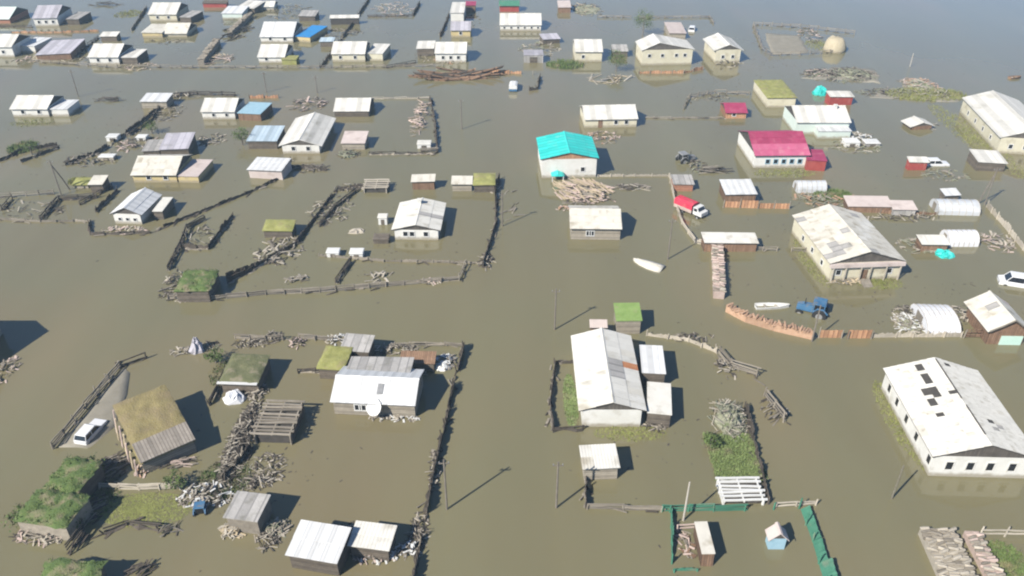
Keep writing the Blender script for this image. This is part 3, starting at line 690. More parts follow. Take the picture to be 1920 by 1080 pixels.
n9 = house('tall white house with a bright turquoise roof', (1016,334), (1117,332), kind='front', ey=298, rf=286, rb=247, roof='turquoise', wall='white_wall', gable='orange_wood', win=(.75,), ov=.3, lwin=(.3,.7))
i = INFO[n9.name]
build(MB().prism([(i['L']*.16,1.0),(i['L']*.4,1.0),(i['L']*.28,1.45)], -1.6, -.02, lambda s,t,z: (s,t,z)), 'porch_roof', 'turquoise', n9)
for fx in (.18,.38): build(MB().box((fx*i['L']-.06,-1.5,-.6),(fx*i['L']+.06,-1.38,1.0)), 'porch_post', 'white_paint', n9)
n10 = house('grey planked house with a plain pale roof below the plank heap', (1070,449), (1162,450), ey=427, ry=392, roof='slate_warm', wall='log_wall', win=(.36,.42), sheets=True, gable='gable_side_shaded')
n11 = house('white house with a crimson metal roof', (1412,315), (1512,314), ey=290, ry=247, roof='crimson', wall='white_wall', win=(.25,.4,.55,.7,.85), wm='pale_blue_paint', sheets=True, tints=((1467,281,75,11,'crimson_faded'),))
lean(n11, (1514,300), (1550,302), at=1.9, ry=280, roof='crimson', wall='red_paint', dh=.3, pn='annex')
CACHE_sheet = sheet_mesh('crimson')
n12 = house('tan fronted house with a pale roof behind the turquoise one', (1096,240), (1193,238), ey=222, ry=197, roof='slate_far', wall='cream_wall', win=(.6,.8), door=.3)
n13 = house('mint white house close behind the crimson roof', (1490,252), (1588,252), ey=228, ry=198, roof='slate_far', wall='mint_wall', chim=((.4,.8),), win=(.55,.8))
lean(n13, (1535,246), (1596,246), at=1.5, ry=226, roof='metal_white', wall='mint_wall', dh=.3)
n15 = house('long pale building at the water edge amid green reeds', (1868,287), (1978,293), kind='front', ey=260, rf=243, rb=170, roof='slate_far', wall='cream_wall', lwin=(.2,.4,.6,.8), win=(.2,.45,.7), name='long_house')
# a house just beyond the picture's edge whose shadow lies on the water
e = G(90,622) - Vector((5.0,4.7,0)); 
house('dark gabled house casting its shadow from beyond the edge', None, None, world_ab=(e + Vector((-9.3,-4.3,0)), e + Vector((-.35,-4.3,0))), at=2.9, depth=8.6, hr=5.6, roof='slate', wall='log_wall', sheets=True)

# second row of houses
r1 = house('white house with a dark gable standing alone beside a pole', (26,219), (93,219), ey=203, ry=179, roof='slate_far', wall='white_wall', win=(.3,.75))
lean(r1, (95,205), (126,205), at=1.5, ry=187, roof='metal_white', wall='white_wall', dh=.25)
r4 = house('white house joined to a blue roofed annex', (381,224), (442,224), ey=208, ry=184, roof='slate_far', wall='white_wall', win=(.35,.75), wsize=(.7,.8))
lean(r4, (446,212), (488,214), at=1.7, ry=192, roof='pale_blue_paint', wall='wood_brown', dh=.3, pn='annex')
r8 = house('bright white roofed house with a steep dark front gable', (531,288), (600,288), kind='front', ey=272, rf=261, rb=211, roof='slate_far', wall='white_wall', win=(.3,.7), ov=.6)
shed('long pale roofed barn behind the steep gabled house', (628,219), (692,219), ey=208, ry=184, kind='along', roof='slate_far', wall='wood_dark')
shed('pale blue roofed shed beside a green bush', (464,264), (518,264), at=1.6, ry=235, roof='metal_blue_pale', wall='wood_dark', dh=.5)
shed('small pinkish roofed shed by the steep gabled house', (641,268), (683,268), at=1.3, ry=247, roof='slate_pink', wall='log_wall', dh=.3)
shed('lilac roofed barn between two grey sheds', (300,280), (352,278), at=1.6, ry=250, roof='slate_lilac', wall='wood_dark', dh=.5)
shed('low grey shed joined to the lilac barn', (268,283), (298,282), at=1.3, ry=262, roof='slate_grey', wall='wood_dark')
shed('white roofed shed with a reddish front below the blue shed', (466,318), (528,322), at=1.5, ry=298, roof='metal_white', wall='slate_pink', dh=.2)
shed('bluish white roofed shed at the end of the dark fence', (264,190), (311,190), at=1.5, ry=174, roof='metal_white', wall='log_wall', dh=.4)
# top rows
t1 = house('pale green house cut by the upper left corner', (-24,44), (20,44), ey=35, ry=13, roof='mint_wall', wall='brick')
t2 = house('white walled house with lilac grey roof near the upper left', (67,50), (111,49), ey=33, ry=10, roof='slate_lilac', wall='white_wall', win=(.2,.5,.8))
lean(t2, (124,36), (147,36), at=1.5, ry=22, roof='slate_grey', wall='wood_dark')
t5 = house('pale house in the back row with a side shed', (282,40), (333,40), ey=26, ry=5, roof='slate_far', wall='cream_wall', win=(.3,.7))
lean(t5, (337,32), (357,33), at=1.5, ry=20, roof='slate_grey', wall='wood_dark')
house('low greyish house in front of another with matching roof', (308,69), (351,69), ey=62, ry=43, roof='slate_warm', wall='cream_wall')
shed('small low extension west of the greyish house', (266,61), (303,61), at=1.3, ry=44, roof='slate_warm', wall='ochre_wall')
shed('bluish white shed near the top beside the log heap', (416,25), (453,25), at=1.6, ry=11, roof='metal_white', wall='mint_wall')
shed('white shed touching the top edge above the log heap', (446,13), (476,15), at=1.6, ry=1, roof='slate_far', wall='wood_dark')
t10 = house('white house at the left edge with a dark gable', (-18,107), (28,107), ey=87, ry=64, roof='slate_far', wall='white_wall', win=(.6,))
lean(t10, (34,86), (64,87), at=1.6, ry=70, roof='metal_white', wall='white_wall')
shed('wide lilac grey shed by the left edge', (68,103), (132,101), at=1.3, ry=74, roof='slate_lilac', wall='wood_brown', dh=.5)
t12 = house('white walled house with a big dark gable by the far fence', (170,121), (225,121), ey=106, ry=82, roof='slate_far', wall='white_wall', win=(.3,.7))
lean(t12, (228,108), (256,108), at=1.6, ry=92, roof='slate_far', wall='wood_dark')
shed('tiny pale hut behind the big dark gabled house', (188,68), (218,68), at=1.3, ry=60, roof='slate_far', wall='wood_dark')
t14 = house('white house with a bright blue roofed side wing', (490,80), (550,80), ey=68, ry=41, roof='metal_white', wall='white_wall', win=(.3,.75))
lean(t14, (553,68), (581,70), at=1.8, ry=48, roof='metal_blue', wall='ochre_wall', dh=.4, pn='wing')
t15 = house('white house with a yellow green porch box', (486,118), (535,118), ey=106, ry=83, roof='slate_far', wall='white_wall', win=(.3,))
lean(t15, (528,112), (555,112), at=1.7, ry=104, roof='moss_yellow', wall='moss_yellow', pn='porch')
shed('long black fronted shed open towards the fence', (619,34), (672,33), at=1.8, ry=28, roof='slate_far', wall='deck')  # solid near-black wall stands for the shade inside the open front
shed('small pale blue roofed hut by the diagonal fence', (600,78), (625,78), at=1.3, ry=70, roof='metal_blue_pale', wall='wood_dark')
t18 = house('cream walled house with long side porch past the diagonal fence', (624,116), (685,116), ey=100, ry=78, roof='slate_far', wall='cream_wall', win=(.25,.7))
lean(t18, (687,100), (717,101), at=1.8, ry=82, roof='slate_far', wall='cream_wall')
shed('open sided pale shed joined to the cluttered white house', (782,91), (813,91), at=1.8, ry=78, roof='slate_far', wall='wood_dark')
t22 = house('white house behind the brown log raft', (817,117), (874,117), ey=99, ry=79, roof='slate_far', wall='white_wall', win=(.25,.5,.75))
t23 = house('small house with lilac roof and ochre wall', (846,70), (882,70), ey=56, ry=40, roof='slate_lilac', wall='ochre_wall', win=(.5,))
shed('tall narrow white hut at the top edge', (845,24), (869,24), at=2.6, ry=4, roof='slate_far', wall='white_wall')
shed('dark red hut cut by the top edge', (873,10), (891,10), at=1.8, ry=2, roof='crimson', wall='wood_brown')
house('red walled house with a green roof at the top', (937,22), (973,22), ey=10, ry=1, roof='teal_paint', wall='red_paint')
house('long white house with a row of small windows', (938,58), (1014,58), ey=46, ry=25, roof='slate_far', wall='white_wall', win=(.1,.27,.44,.6,.77,.93), wsize=(.6,.7))
shed('dark pinkish shed at the top beside heaps of boards', (1048,14), (1070,14), at=1.5, ry=1, roof='slate_pink', wall='wood_brown')
shed('small lilac roofed shed below the long white house', (1019,74), (1050,72), at=1.2, ry=62, roof='slate_lilac', wall='wood_dark')
box_thing('hut', 'boxy grey hut among the weeds', (1000,113), 4.5, 4, 1.8, 'slate_grey', cat='hut', lid='slate_lilac')
house('cream house between a small bush and the weeds', (1078,116), (1128,116), ey=96, ry=74, roof='slate_far', wall='cream_wall', win=(.3,))
shed('small pale hut beside the cream house', (1150,96), (1177,96), at=1.4, ry=84, roof='slate_grey', wall='wood_dark')
t35 = house('wide cream house with a lopsided front gable', (1203,123), (1296,121), kind='front', ey=93, rf=79, rb=63, roof='slate_far', wall='cream_wall', win=(.14,.4,.68,.85), wsize=(.9,.9), r=.32, wz=.5)
shed('pinkish roofed shed behind the lopsided gabled house', (1256,62), (1286,62), at=1.5, ry=42, roof='slate_pink', wall='log_wall')
house('white house with a dark front gable beside open water', (1340,118), (1386,117), kind='front', ey=93, rf=83, rb=62, roof='slate_far', wall='cream_wall', win=(.3,.7), ov=.6)
shed('tan shed with a straw covered roof', (1440,184), (1493,184), at=2.0, ry=148, roof='moss_yellow', wall='cream_wall', turf=True)
house('tiny red house with an orange porch', (1360,222), (1398,222), ey=210, ry=193, roof='crimson', wall='orange_wood', win=(.4,))
tent('turquoise_tarp', 'turquoise tarpaulin beside the reddish shed', (1538,176), 14, None, 1.6, 'turquoise', seed=4)
shed('reddish shed with a white roof next to turquoise tarpaulin', (1557,181), (1600,180), at=1.9, ry=170, roof='slate_far', wall='red_paint')
house('little gabled hut alone in open water', (1709,244), (1746,242), kind='front', ey=236, rf=229, rb=218, roof='slate_far', wall='wood_brown', name='hut', cat='hut', ov=.5)
shed('dark fronted shed against the long pale building', (1835,303), (1887,305), at=1.7, ry=281, roof='slate_far', wall='wood_dark')
s = shed('small red hut with white roof beside a white car', (1706,303), (1740,303), at=1.6, ry=294, roof='slate_far', wall='red_paint')
# sheds of the middle ground
shed('small shed with a pale roof and dark red front', (773,341), (814,341), at=1.4, ry=328, roof='slate_warm', wall='wood_brown', sheets=True)
shed('tan shed next to the yellow mossy roof', (848,345), (884,345), at=1.3, ry=331, roof='slate_warm', wall='log_wall', sheets=True)
shed('low shed with a yellow mossy roof in the yard corner', (889,347), (927,347), at=1.3, ry=325, roof='moss_yellow', wall='wood_dark', turf=True)
shed('sod roofed dugout with dark side by the yard fence', (494,432), (546,432), at=1.2, ry=412, roof='moss_yellow', wall='wood_dark', turf=True)
shed('green turf roofed shed at the corner of the yard', (330,546), (390,546), at=1.7, ry=507, roof='turf', wall='wood_dark', turf=True)
shed('narrow white roofed shed above the pink firewood stack', (1322,455), (1420,455), at=1.5, ry=436, roof='slate', wall='wood_brown', dh=.3)
shed('plain white roofed shed behind the orange fence', (1362,365), (1418,365), at=1.6, ry=337, roof='metal_white', wall='wood_brown', dh=.4)
shed('brown roofed brick store behind the red lorry', (1264,345), (1300,345), at=1.3, ry=327, roof='slate_grey', wall='brick')
shed('tiny white roofed hut behind the white greenhouse', (1773,367), (1799,366), at=1.5, ry=354, roof='metal_white', wall='wood_dark')
shed('brown lean shed with a pale lid beside turquoise sheet', (1729,458), (1778,458), at=1.2, ry=441, roof='slate', wall='wood_brown')
shed('long low brown shed beside the clear greenhouse', (1592,386), (1672,388), at=1.1, ry=368, roof='slate_pink', wall='wood_brown', sheets=False)
shed('pale panelled bin store in the long shed row', (1676,392), (1718,393), at=1.1, ry=376, roof='slate_pink', wall='slate_grey', sheets=False)
# sheds of the near ground
shed('grey weathered barn right behind the white metal roof', (650,703), (766,706), at=2.4, ry=671, roof='slate_grey', wall='wood_dark', dh=-.2, sheets=False)
shed('shed with a bright yellow green mossy roof', (597,690), (643,693), at=1.5, ry=650, roof='moss_yellow', wall='wood_dark', turf=True)
shed('crooked grey plank barn behind the mossy green shed', (640,655), (690,659), at=1.7, ry=628, roof='slate_grey', wall='wood_dark', sheets=False)
shed('low rusty brown roofed shed in the back yard', (752,679), (813,681), at=1.2, ry=660, roof='wood_brown', wall='wood_dark')
shed('green roofed privy behind the large pale house', (1158,601), (1202,601), at=2.0, ry=569, roof='green_roof', wall='log_wall', ov=.1)
shed('tiny pink roofed hut behind the large pale house', (1108,612), (1136,612), at=1.5, ry=601, roof='slate_pink', wall='wood_brown')
shed('small square shed with a clean pale roof', (1096,878), (1159,876), at=1.6, ry=836, roof='slate', wall='log_wall', dh=.15)
bn = shed('old barn with a tan mossy roof beside its black shadow', (266,868), (364,827), at=1.5, ry=741, roof='moss', wall='log_wall', dh=1.2, turf=True)
i = INFO[bn.name]; sl = 1.2/i['W']
build(MB().prism([(-.35,i['hw']-.35*sl+.3),(i['W']*.26,i['hw']+.26*1.2+.42),(i['W']*.26,i['hw']+.26*1.2+.5),(-.35,i['hw']-.35*sl+.38)], -.1, i['T']+.15, lambda s,t,z: (t,s,z)), 'plank_apron', 'plank_grey', bn)
for q in range(7): build(MB().prism([(i['W']*(q/7),-.3),(i['W']*(q/7)+.5,-.3),(i['W']*(q/7)+.75,i['hw']+1.2*q/7+.2),(i['W']*(q/7)+.45,i['hw']+1.2*q/7+.2)], -.35-.06*(q%3), -.24-.06*(q%3), lambda s,t,z: (t-.5*(1-(z+.3)/3),s,z)), 'leaning_board', 'straw_plank' if q%2 else 'pink_log', bn)

shed('upper turf roofed barn with grassy top', (84,915), (142,925), at=1.9, ry=862, roof='turf', wall='wood_dark', turf=True, dh=.2)
shed('lower turf roofed barn with broken plank front', (30,975), (122,988), at=1.9, ry=924, roof='turf', wall='timber', turf=True, dh=.2)
ms = shed('moss covered shed with a white plank along its eave', (414,715), (482,717), at=1.6, ry=665, roof='moss_dark', wall='wood_dark', turf=True)
build(MB().box((-.3,-.5,1.62),(INFO[ms.name]['L']+.1,-.15,1.72)), 'eave_plank', 'white_paint', ms)
shed('white corrugated shed with dark open front', (542,1037), (632,1053), at=1.9, ry=985, roof='metal_white', wall='wood_dark', dh=.35)
shed('small white shed with junk before its front', (656,1022), (727,1031), at=1.6, ry=983, roof='slate', wall='wood_dark', dh=.25)
shed('tilted grey shed with yellowish boards at its foot', (424,968), (482,976), at=1.9, ry=926, roof='slate_grey', wall='timber', dh=.2, sheets=False)
shed('turf roof cut by the lower edge', (75,1092), (175,1096), at=1.3, ry=1054, roof='turf', wall='wood_dark', turf=True)
slat_rack('slatted_rack', 'grey slatted pole rack standing in a dark frame', (474,812), (544,814), 752, 1.5, 11)
slat_rack('slatted_bench', 'white slatted frame at the end of the garden bed', (1357,938), (1434,938), 897, .7, 7, 'white_paint', 'white_paint')
slat_rack('cattle_pen', 'open pole pen at the back of the fenced yard', (681,352), (725,352), 337, 1.0, 5, 'timber_pale')
shed('narrow white slab roof by the teal fence', (1318,1039), (1341,1039), at=1.6, ry=978, roof='slate_warm', wall='wood_brown', dh=.1, sheets=False, ov=.05, ot=.05)
h_ = house('little pink and blue well house inside the teal fence', (1440,1030), (1470,1030), kind='front', ey=1010, rf=998, rb=982, roof='slate_pink', wall='pale_blue_paint', name='well_house', cat='well', sheets=False, ov=.2, ot=.15)
# small boxes
box_thing('white_box', 'white lidded box in the yard, nearer the turf dugout', (626,478), 1.7, 1.3, .7, 'white_paint', cat='box', lid='white_paint')
box_thing('white_box', 'white lidded box in the yard, nearer the gabled house', (670,480), 1.8, 1.4, .8, 'white_paint', cat='box', lid='white_paint')
box_thing('dark_hutch', 'dark low hutch before the gabled house', (716,452), 2.2, 1.6, .7, 'wood_dark', cat='box', lid='wood_dark')
box_thing('outhouse', 'small white outhouse beside the gabled house', (719,418), 1.3, 1.2, 1.2, 'white_paint', cat='outhouse')
box_thing('white_crate', 'white crate at the foot of the pinkish firewood heap', (796,275), 2.4, 1.8, .8, 'white_paint', cat='box')
# ------------------------------------------------------------------ fences
D_ = 'timber_dark'
fence('dark pole fence stepping along the left side of the yard', [(316,508),(340,462),(352,430),(385,412)], 'rails', .8)
fence('dark board fence bent like a hook inside the yard corner', [(345,466),(392,468),(437,407)], 'board', .8, D_)
fence('ragged dark fence rising past the turf dugout', [(425,522),(480,502),(558,458),(592,410),(632,357),(682,352)], 'board', .75, D_, miss=.06)
fence('pale rail fence along the front of the yard', [(315,562),(390,564),(500,553),(600,549),(725,538),(862,526)], 'rails', .7, 'timber')
fence('low board fence before the white gabled house', [(598,481),(720,491),(905,495)], 'board', .45, 'timber')
fence('dark board fence on the lane side of the yard', [(905,502),(916,470),(931,420),(929,350),(936,336)], 'board', .95, D_)
fence('short dark cross fence with leaning posts', [(630,532),(658,492)], 'rails', .8)
fence('short grey gate fence near the lane corner', [(862,526),(874,498)], 'rail', .9, 'timber')
fence('long low board fence along the left lane', [(-10,412),(75,417),(170,416)], 'board', .4, 'timber')
fence('dark fence branching off towards two poles', [(76,415),(110,376),(182,372)], 'rails', .8)
fence('long dark fence curving round the small white house', [(166,418),(169,441),(280,438),(360,406),(460,366),(528,334),(545,300)], 'board', .55, D_, miss=.04)
fence('row of pale stakes west of the two poles', [(-5,372),(100,364)], 'rail', .8, 'timber')
fence('short stake fence at the left edge', [(5,395),(25,375)], 'rail', .9)
fence('dark rising fence behind the lilac barn', [(125,310),(190,286),(272,226),(315,190)], 'board', .8, D_, miss=.06)
fence('dark fence remains near the left edge', [(0,303),(45,284),(108,274)], 'board', .7, D_, miss=.08)
fence('thin fence behind the crate yard', [(692,290),(815,289)], 'rail', .5)
fence('dark fence beside the pink firewood heap', [(806,186),(816,232),(820,287)], 'board', .8, D_)
fence('pale thin fence behind the firewood heap', [(697,186),(806,185)], 'rail', .4, 'timber_pale')
fence('thin fence on the back lane, long run', [(60,116),(200,126),(340,127),(600,128)], 'rail', .6, 'timber')
fence('thin fence on the back lane towards the raft', [(600,128),(720,126),(830,124)], 'rail', .6, 'timber')
fence('dark diagonal fence through the back plots', [(692,0),(640,76),(602,127)], 'board', 1.0, D_, miss=.04)
fence('dark fence end by the top yard', [(787,8),(774,30)], 'board', 1.0, D_)
fence('fence across the top yard front', [(690,32),(775,31)], 'rail', .6)
fence('dark fence beside the lilac roofed house', [(842,28),(825,70)], 'board', 1.0, D_)
fence('blue grey fence descending from the back row', [(275,15),(247,58)], 'board', .8, 'wood_dark')
fence('thin fence between lilac shed and tiny hut', [(140,106),(185,72)], 'rail', .8)
fence('orange board fence right of the raft', [(914,137),(955,138),(1000,140)], 'board', .8, 'orange_wood')
fence('pink board fence before the lopsided gable', [(1197,138),(1282,138),(1318,131)], 'board', .8, 'orange_wood')
fence('thin far fence behind the small bush', [(1120,33),(1230,34),(1330,33),(1338,45)], 'rail', .6, 'timber')
fence('dark fence corner near the blue lorry', [(1012,145),(1008,168),(992,170)], 'board', .9, D_)
fence('broken stake fence round the tiny red house', [(1282,205),(1294,183),(1340,175),(1405,178)], 'rail', .8, 'timber', miss=.12)
fence('nearly sunken fence left of the tiny red house', [(1210,222),(1355,223)], 'rail', .3, 'timber', miss=.08)
fence('upper rail of the far corral with haystack', [(1412,47),(1500,52),(1602,64)], 'rail', .9, 'timber')
fence('curved front of the far corral with haystack', [(1412,48),(1428,92),(1445,105),(1500,103),(1575,99)], 'rail', .9, 'timber')
fence('tan board fence leading to the brick store', [(1122,332),(1190,331),(1256,331)], 'board', .5, 'timber_pale')
fence('tan stake fence beside the red lorry', [(1254,332),(1264,380),(1277,420),(1302,456),(1330,462)], 'rails', .7, 'timber_pale')
fence('orange board fence before the plain white shed', [(1356,389),(1420,391),(1480,392)], 'board', 1.3, 'orange_wood', miss=0, lean=.03, jag=False)
fence('tan fence slanting to the right edge', [(1848,388),(1880,424),(1930,485)], 'board', 1.0, 'timber_pale')
fence('grey panel fence behind the weathered gabled house', [(1592,396),(1680,402),(1755,403)], 'board', .6, 'wood_brown')
fence('low stake fence right of the pink firewood stack', [(1362,466),(1430,470),(1510,472)], 'rail', .7, 'timber')
fence('brick red panels joined to the curved firewood wall', [(1534,634),(1577,634)], 'board', 1.2, 'orange_wood', lean=.03, miss=0, jag=False)
fence('second brick red panel run towards the pale fence', [(1588,635),(1632,635)], 'board', 1.2, 'orange_wood', lean=.03, miss=0, jag=False)
fence('pale board fence leading to the white tent', [(1636,634),(1680,633),(1740,633),(1802,632)], 'board', .8, 'timber_pale', lean=.03)
fence('brown picket fence between the tent and the hut', [(1806,634),(1850,634)], 'rails', 1.1, 'wood_brown')
fence('dark board fence west of the large pale house', [(1080,680),(1040,682),(1030,760),(1036,808)], 'board', .75, D_, miss=.03)
fence('thin rail fence at the foot of the large pale house', [(1036,808),(1092,806)], 'rail', .5)
fence('tan plank fence east of the green privy', [(1212,630),(1290,641),(1342,662)], 'board', .7, 'timber_pale', miss=.04)
fence('crooked corral fence stepping to the silage mound', [(1345,664),(1368,690),(1418,706),(1432,742),(1470,792)], 'rails', 1.1, 'timber', lean=.35)
fence('dark board fence on the garden bed side', [(1396,766),(1417,850),(1440,946)], 'board', .9, D_)
fence('short dark fence below the small square shed', [(1096,886),(1098,952)], 'board', .9, D_)
fence('low tangled rail fence before the small square shed', [(1100,955),(1170,957),(1240,959)], 'rails', .6, 'timber', lean=.3)
fence('teal rail fence along the top of the pen', [(1240,959),(1340,960),(1450,957)], 'rails', .8, 'teal_paint')
fence('pale rail at the end of the teal fence', [(1452,952),(1530,948)], 'rail', .6, 'timber_pale')
fence('teal board fence on the left of the pen', [(1256,960),(1257,1020),(1258,1095)], 'board', 1.0, 'teal_paint', miss=.05)
fence('teal board fence on the right of the pen', [(1500,955),(1522,1015),(1546,1098)], 'board', 1.25, 'teal_paint', miss=.0, tilt=-.85, jag=False, lean=.05)
fence('teal board lying at the lower edge of the pen', [(1262,1072),(1306,1071)], 'board', .3, 'teal_paint', miss=0)
fence('brown trestle rail inside the teal pen', [(1268,996),(1316,994)], 'rail', .9, 'pink_log', miss=0)
fence('long broken dark fence down the lane side', [(868,652),(850,722),(828,822),(806,920),(790,1012),(774,1092)], 'board', .95, D_, miss=.04, lean=.2)
fence('grey fence behind the back yard sheds', [(868,650),(800,648),(740,650)], 'rail', .6, 'timber')
fence('log fence from the mossy shed to the barn', [(440,636),(500,640),(560,635),(625,641)], 'rails', .7, 'timber')
fence('leaning grey fence along the car ramp', [(226,688),(160,768),(100,842)], 'rails', .9, 'timber', lean=.3)
fence('dark broken stakes above the car ramp', [(222,690),(275,673)], 'rail', .8)
fence('pale double rail fence joining turf barn and junk', [(188,916),(260,920),(340,917)], 'rails', .7, 'timber_pale')
fence('thin post and rail fence by the lower right', [(1838,1006),(1930,1008)], 'rail', 1.0, 'timber_pale')
fence('dark stakes sticking up near the lower left', [(130,1040),(160,1000)], 'rails', 1.2, D_, lean=.5)

# ------------------------------------------------------------------ firewood, plank heaps, junk
woodpile('long pink firewood stack below the narrow white shed', [(1342,466),(1345,510),(1347,560)], 1.6, 1.2, 'pink_log', step=.25)
woodpile('curved orange firewood wall by the white boat', [(1364,583),(1400,602),(1452,618),(1522,634)], 1.0, 1.0, 'orange_log', step=.3, cap=200)
woodpile('broad beige firewood stack at the lower right', [(1800,1110),(1752,1004)], 3.1, 1.0, 'timber_pale', step=.3, cap=290)
woodpile('narrow pink firewood stack beside the broad beige one', [(1872,1110),(1818,1006)], 1.5, .8, 'pink_log', step=.3, cap=140)
pile('plank_heap', 'big straw coloured plank heap before the turquoise house', (1092,358), 55, 18, 120, ['straw_plank','straw_plank','pink_log'], 'planks', (1.6,3.4), 1.3, ang=2.2, spread=.35, core='timber')
pile('debris_heap', 'brown timber heap trailing from the straw planks', (1105,378), 50, 9, 40, ['timber','pink_log','timber_dark'], size=(.8,2.4), h=.5)
pile('debris_heap', 'dark scrap boards at the tip of the plank heap', (1185,352), 38, 6, 30, ['timber','timber_dark','timber_pale'], size=(.8,2.6), h=.5, ang=.1)
pile('brick_heap', 'small pinkish brick heap near the planked house', (1058,391), 18, 4, 20, ['orange_log','pink_log'], size=(.3,.8), h=.4)
pile('firewood_heap', 'pinkish firewood heap beside the dark fence', (788,222), 14, 32, 60, ['pink_log','pink_log','timber'], 'firewood', (.8,2.2), .8, piece='log')
pile('log_heap', 'dark log heap sloping down near the far lane', (440,62), 24, 14, 40, ['timber','timber_dark','timber_dark'], 'logs', (1.5,4), .7, 'log', ang=1.0, spread=.4, thick=(.2,.4))
woodpile('dark diagonal log stack near the far lane', [(378,122),(408,82)], 1.6, 1.2, 'timber', step=.5, cap=90)
woodpile('dark diagonal log stack behind the first', [(432,66),(470,32)], 1.4, 1.1, 'timber', step=.5, cap=90)
pile('board_heap', 'pink board heap at the foot of the dark logs', (410,112), 26, 10, 30, ['pink_log','straw_plank'], 'planks', (1.5,3.5), .7)
pile('log_raft', 'dark brown log raft floating before the white house', (864,143), 46, 8, 34, ['wood_brown','wood_brown','timber_dark'], 'raft', (8,12), .6, 'log', ang=.16, spread=.03, thick=(.4,.6))
pile('board_heap', 'pale floating boards before the small leafy tree', (1140,147), 38, 10, 26, ['timber_pale','straw_plank','timber'], 'planks', (2,5), .4)
pile('debris_heap', 'junk heap before the white house by open water', (1362,116), 24, 10, 34, ['timber','timber_dark','timber_pale'], size=(1,2.6), h=.9)
pile('debris_heap', 'grey brush heap along the far bank', (1600,140), 42, 12, 70, ['timber','timber_dark','silage'], size=(1,3), h=1.2, core='silage')
pile('debris_heap', 'scrap timber heap left of the brush bank', (1535,137), 28, 7, 36, ['timber','timber_dark','pink_log'], size=(1,3), h=.8)
pile('debris_heap', 'rubbish heap on the bank near the long building', (1725,160), 34, 12, 60, ['timber','pink_log','timber_pale','orange_log'], size=(.8,2.4), h=1.1, core='silage')
pile('debris_heap', 'strip of timber scrap along the bank', (1665,174), 60, 7, 60, ['timber','timber_dark','silage'], size=(1,3), h=.6)
pile('debris_heap', 'scrap beside the far haystack', (1522,68), 20, 14, 36, ['timber','timber_dark','pink_log'], size=(1,2.5), h=.9)
pile('debris_heap', 'junk in the yard along the top edge', (740,16), 40, 12, 46, ['timber','pink_log','timber_pale'], size=(1,3), h=.6)
pile('debris_heap', 'clutter of boards and boxes at the top centre', (1100,18), 32, 12, 50, ['timber','straw_plank','timber_dark'], size=(1,3), h=.9, core='silage')
pile('debris_heap', 'dark clutter between the upper back plots', (540,22), 42, 14, 46, ['timber','timber_dark','silage'], size=(1,3), h=.8)
pile('debris_heap', 'clutter before the house behind the raft', (845,112), 32, 8, 40, ['timber_pale','timber','orange_log'], size=(.8,2.2), h=.8)
pile('debris_heap', 'scrap heap below the far cottage fence', (265,126), 30, 7, 26, ['pink_log','straw_plank','timber'], size=(.8,2.2), h=.4)
pile('debris_heap', 'boards below the lilac shed by the edge', (60,112), 36, 5, 24, ['pink_log','straw_plank','timber'], size=(1,3), h=.4)
pile('debris_heap', 'dark timber clump behind the steep gabled house', (578,196), 36, 12, 46, ['timber','timber_dark','pink_log'], size=(1,2.6), h=.8)
pile('debris_heap', 'scrap along the dark fence near the bluish shed', (345,180), 32, 6, 30, ['timber','timber_dark','timber_pale'], size=(.8,2.4), h=.6)
pile('debris_heap', 'clutter around the low end of the rising fence', (255,270), 34, 14, 46, ['timber','timber_dark','pink_log'], size=(.8,2.2), h=.6)
pile('debris_heap', 'dark upturned wreckage in open water', (205,188), 22, 4, 16, ['timber_dark','wood_dark'], size=(1.5,4), h=.7, ang=.1)
pile('debris_heap', 'dark wreckage floating at the top left', (200,9), 28, 4, 16, ['timber_dark','wood_dark'], size=(2,5), h=.8, ang=.05)
pile('debris_heap', 'scrap before the pinkish reddish fronted shed', (580,316), 32, 8, 30, ['timber','timber_dark'], size=(.8,2.4), h=.5)
pile('debris_heap', 'olive brush clump right of the steep gable', (655,290), 20, 8, 30, ['silage','timber_dark'], size=(.6,1.8), h=.7, core='silage')
pile('debris_heap', 'clutter of posts under the turf dugout', (525,470), 44, 26, 80, ['timber','timber_dark','timber_pale'], size=(.6,2), h=.6)
pile('debris_heap', 'broken sticks in the front strip of the yard', (560,525), 24, 8, 12, ['timber','timber_pale'], size=(.8,2), h=.4)
pile('debris_heap', 'broken sticks beside the short cross fence', (710,520), 24, 10, 14, ['timber','timber_pale'], size=(.8,2), h=.4)
pile('debris_heap', 'pale rubble on the front rail fence', (805,528), 22, 5, 18, ['timber_pale','pink_log'], size=(.5,1.4), h=.3)
pile('debris_heap', 'rubble at the foot of the small white house', (232,432), 44, 7, 40, ['timber_pale','pink_log','timber'], size=(.5,1.5), h=.3)
pile('debris_heap', 'planks and posts at the turf shed corner', (345,556), 34, 8, 34, ['timber_pale','timber','timber_dark'], size=(.6,2), h=.5)
pile('debris_heap', 'stacked poles right of the grey machine', (1335,320), 24, 6, 22, ['timber','timber_dark'], size=(2,4.5), h=.6, ang=-.1, spread=.15)
pile('debris_heap', 'scrap around the wet grey machine', (1300,310), 26, 12, 30, ['timber','silage','timber_dark'], size=(.6,1.8), h=.5)
pile('debris_heap', 'greenish clutter behind the crimson house annex', (1605,275), 46, 12, 50, ['timber','silage','timber_pale'], size=(.6,2), h=.5)
pile('debris_heap', 'garden clutter behind the weathered gabled house', (1545,374), 56, 14, 70, ['silage','timber','orange_log'], size=(.6,2), h=.6)
pile('debris_heap', 'weeds and scrap near the white car', (1770,328), 46, 10, 30, ['silage','timber'], size=(.5,1.5), h=.4)
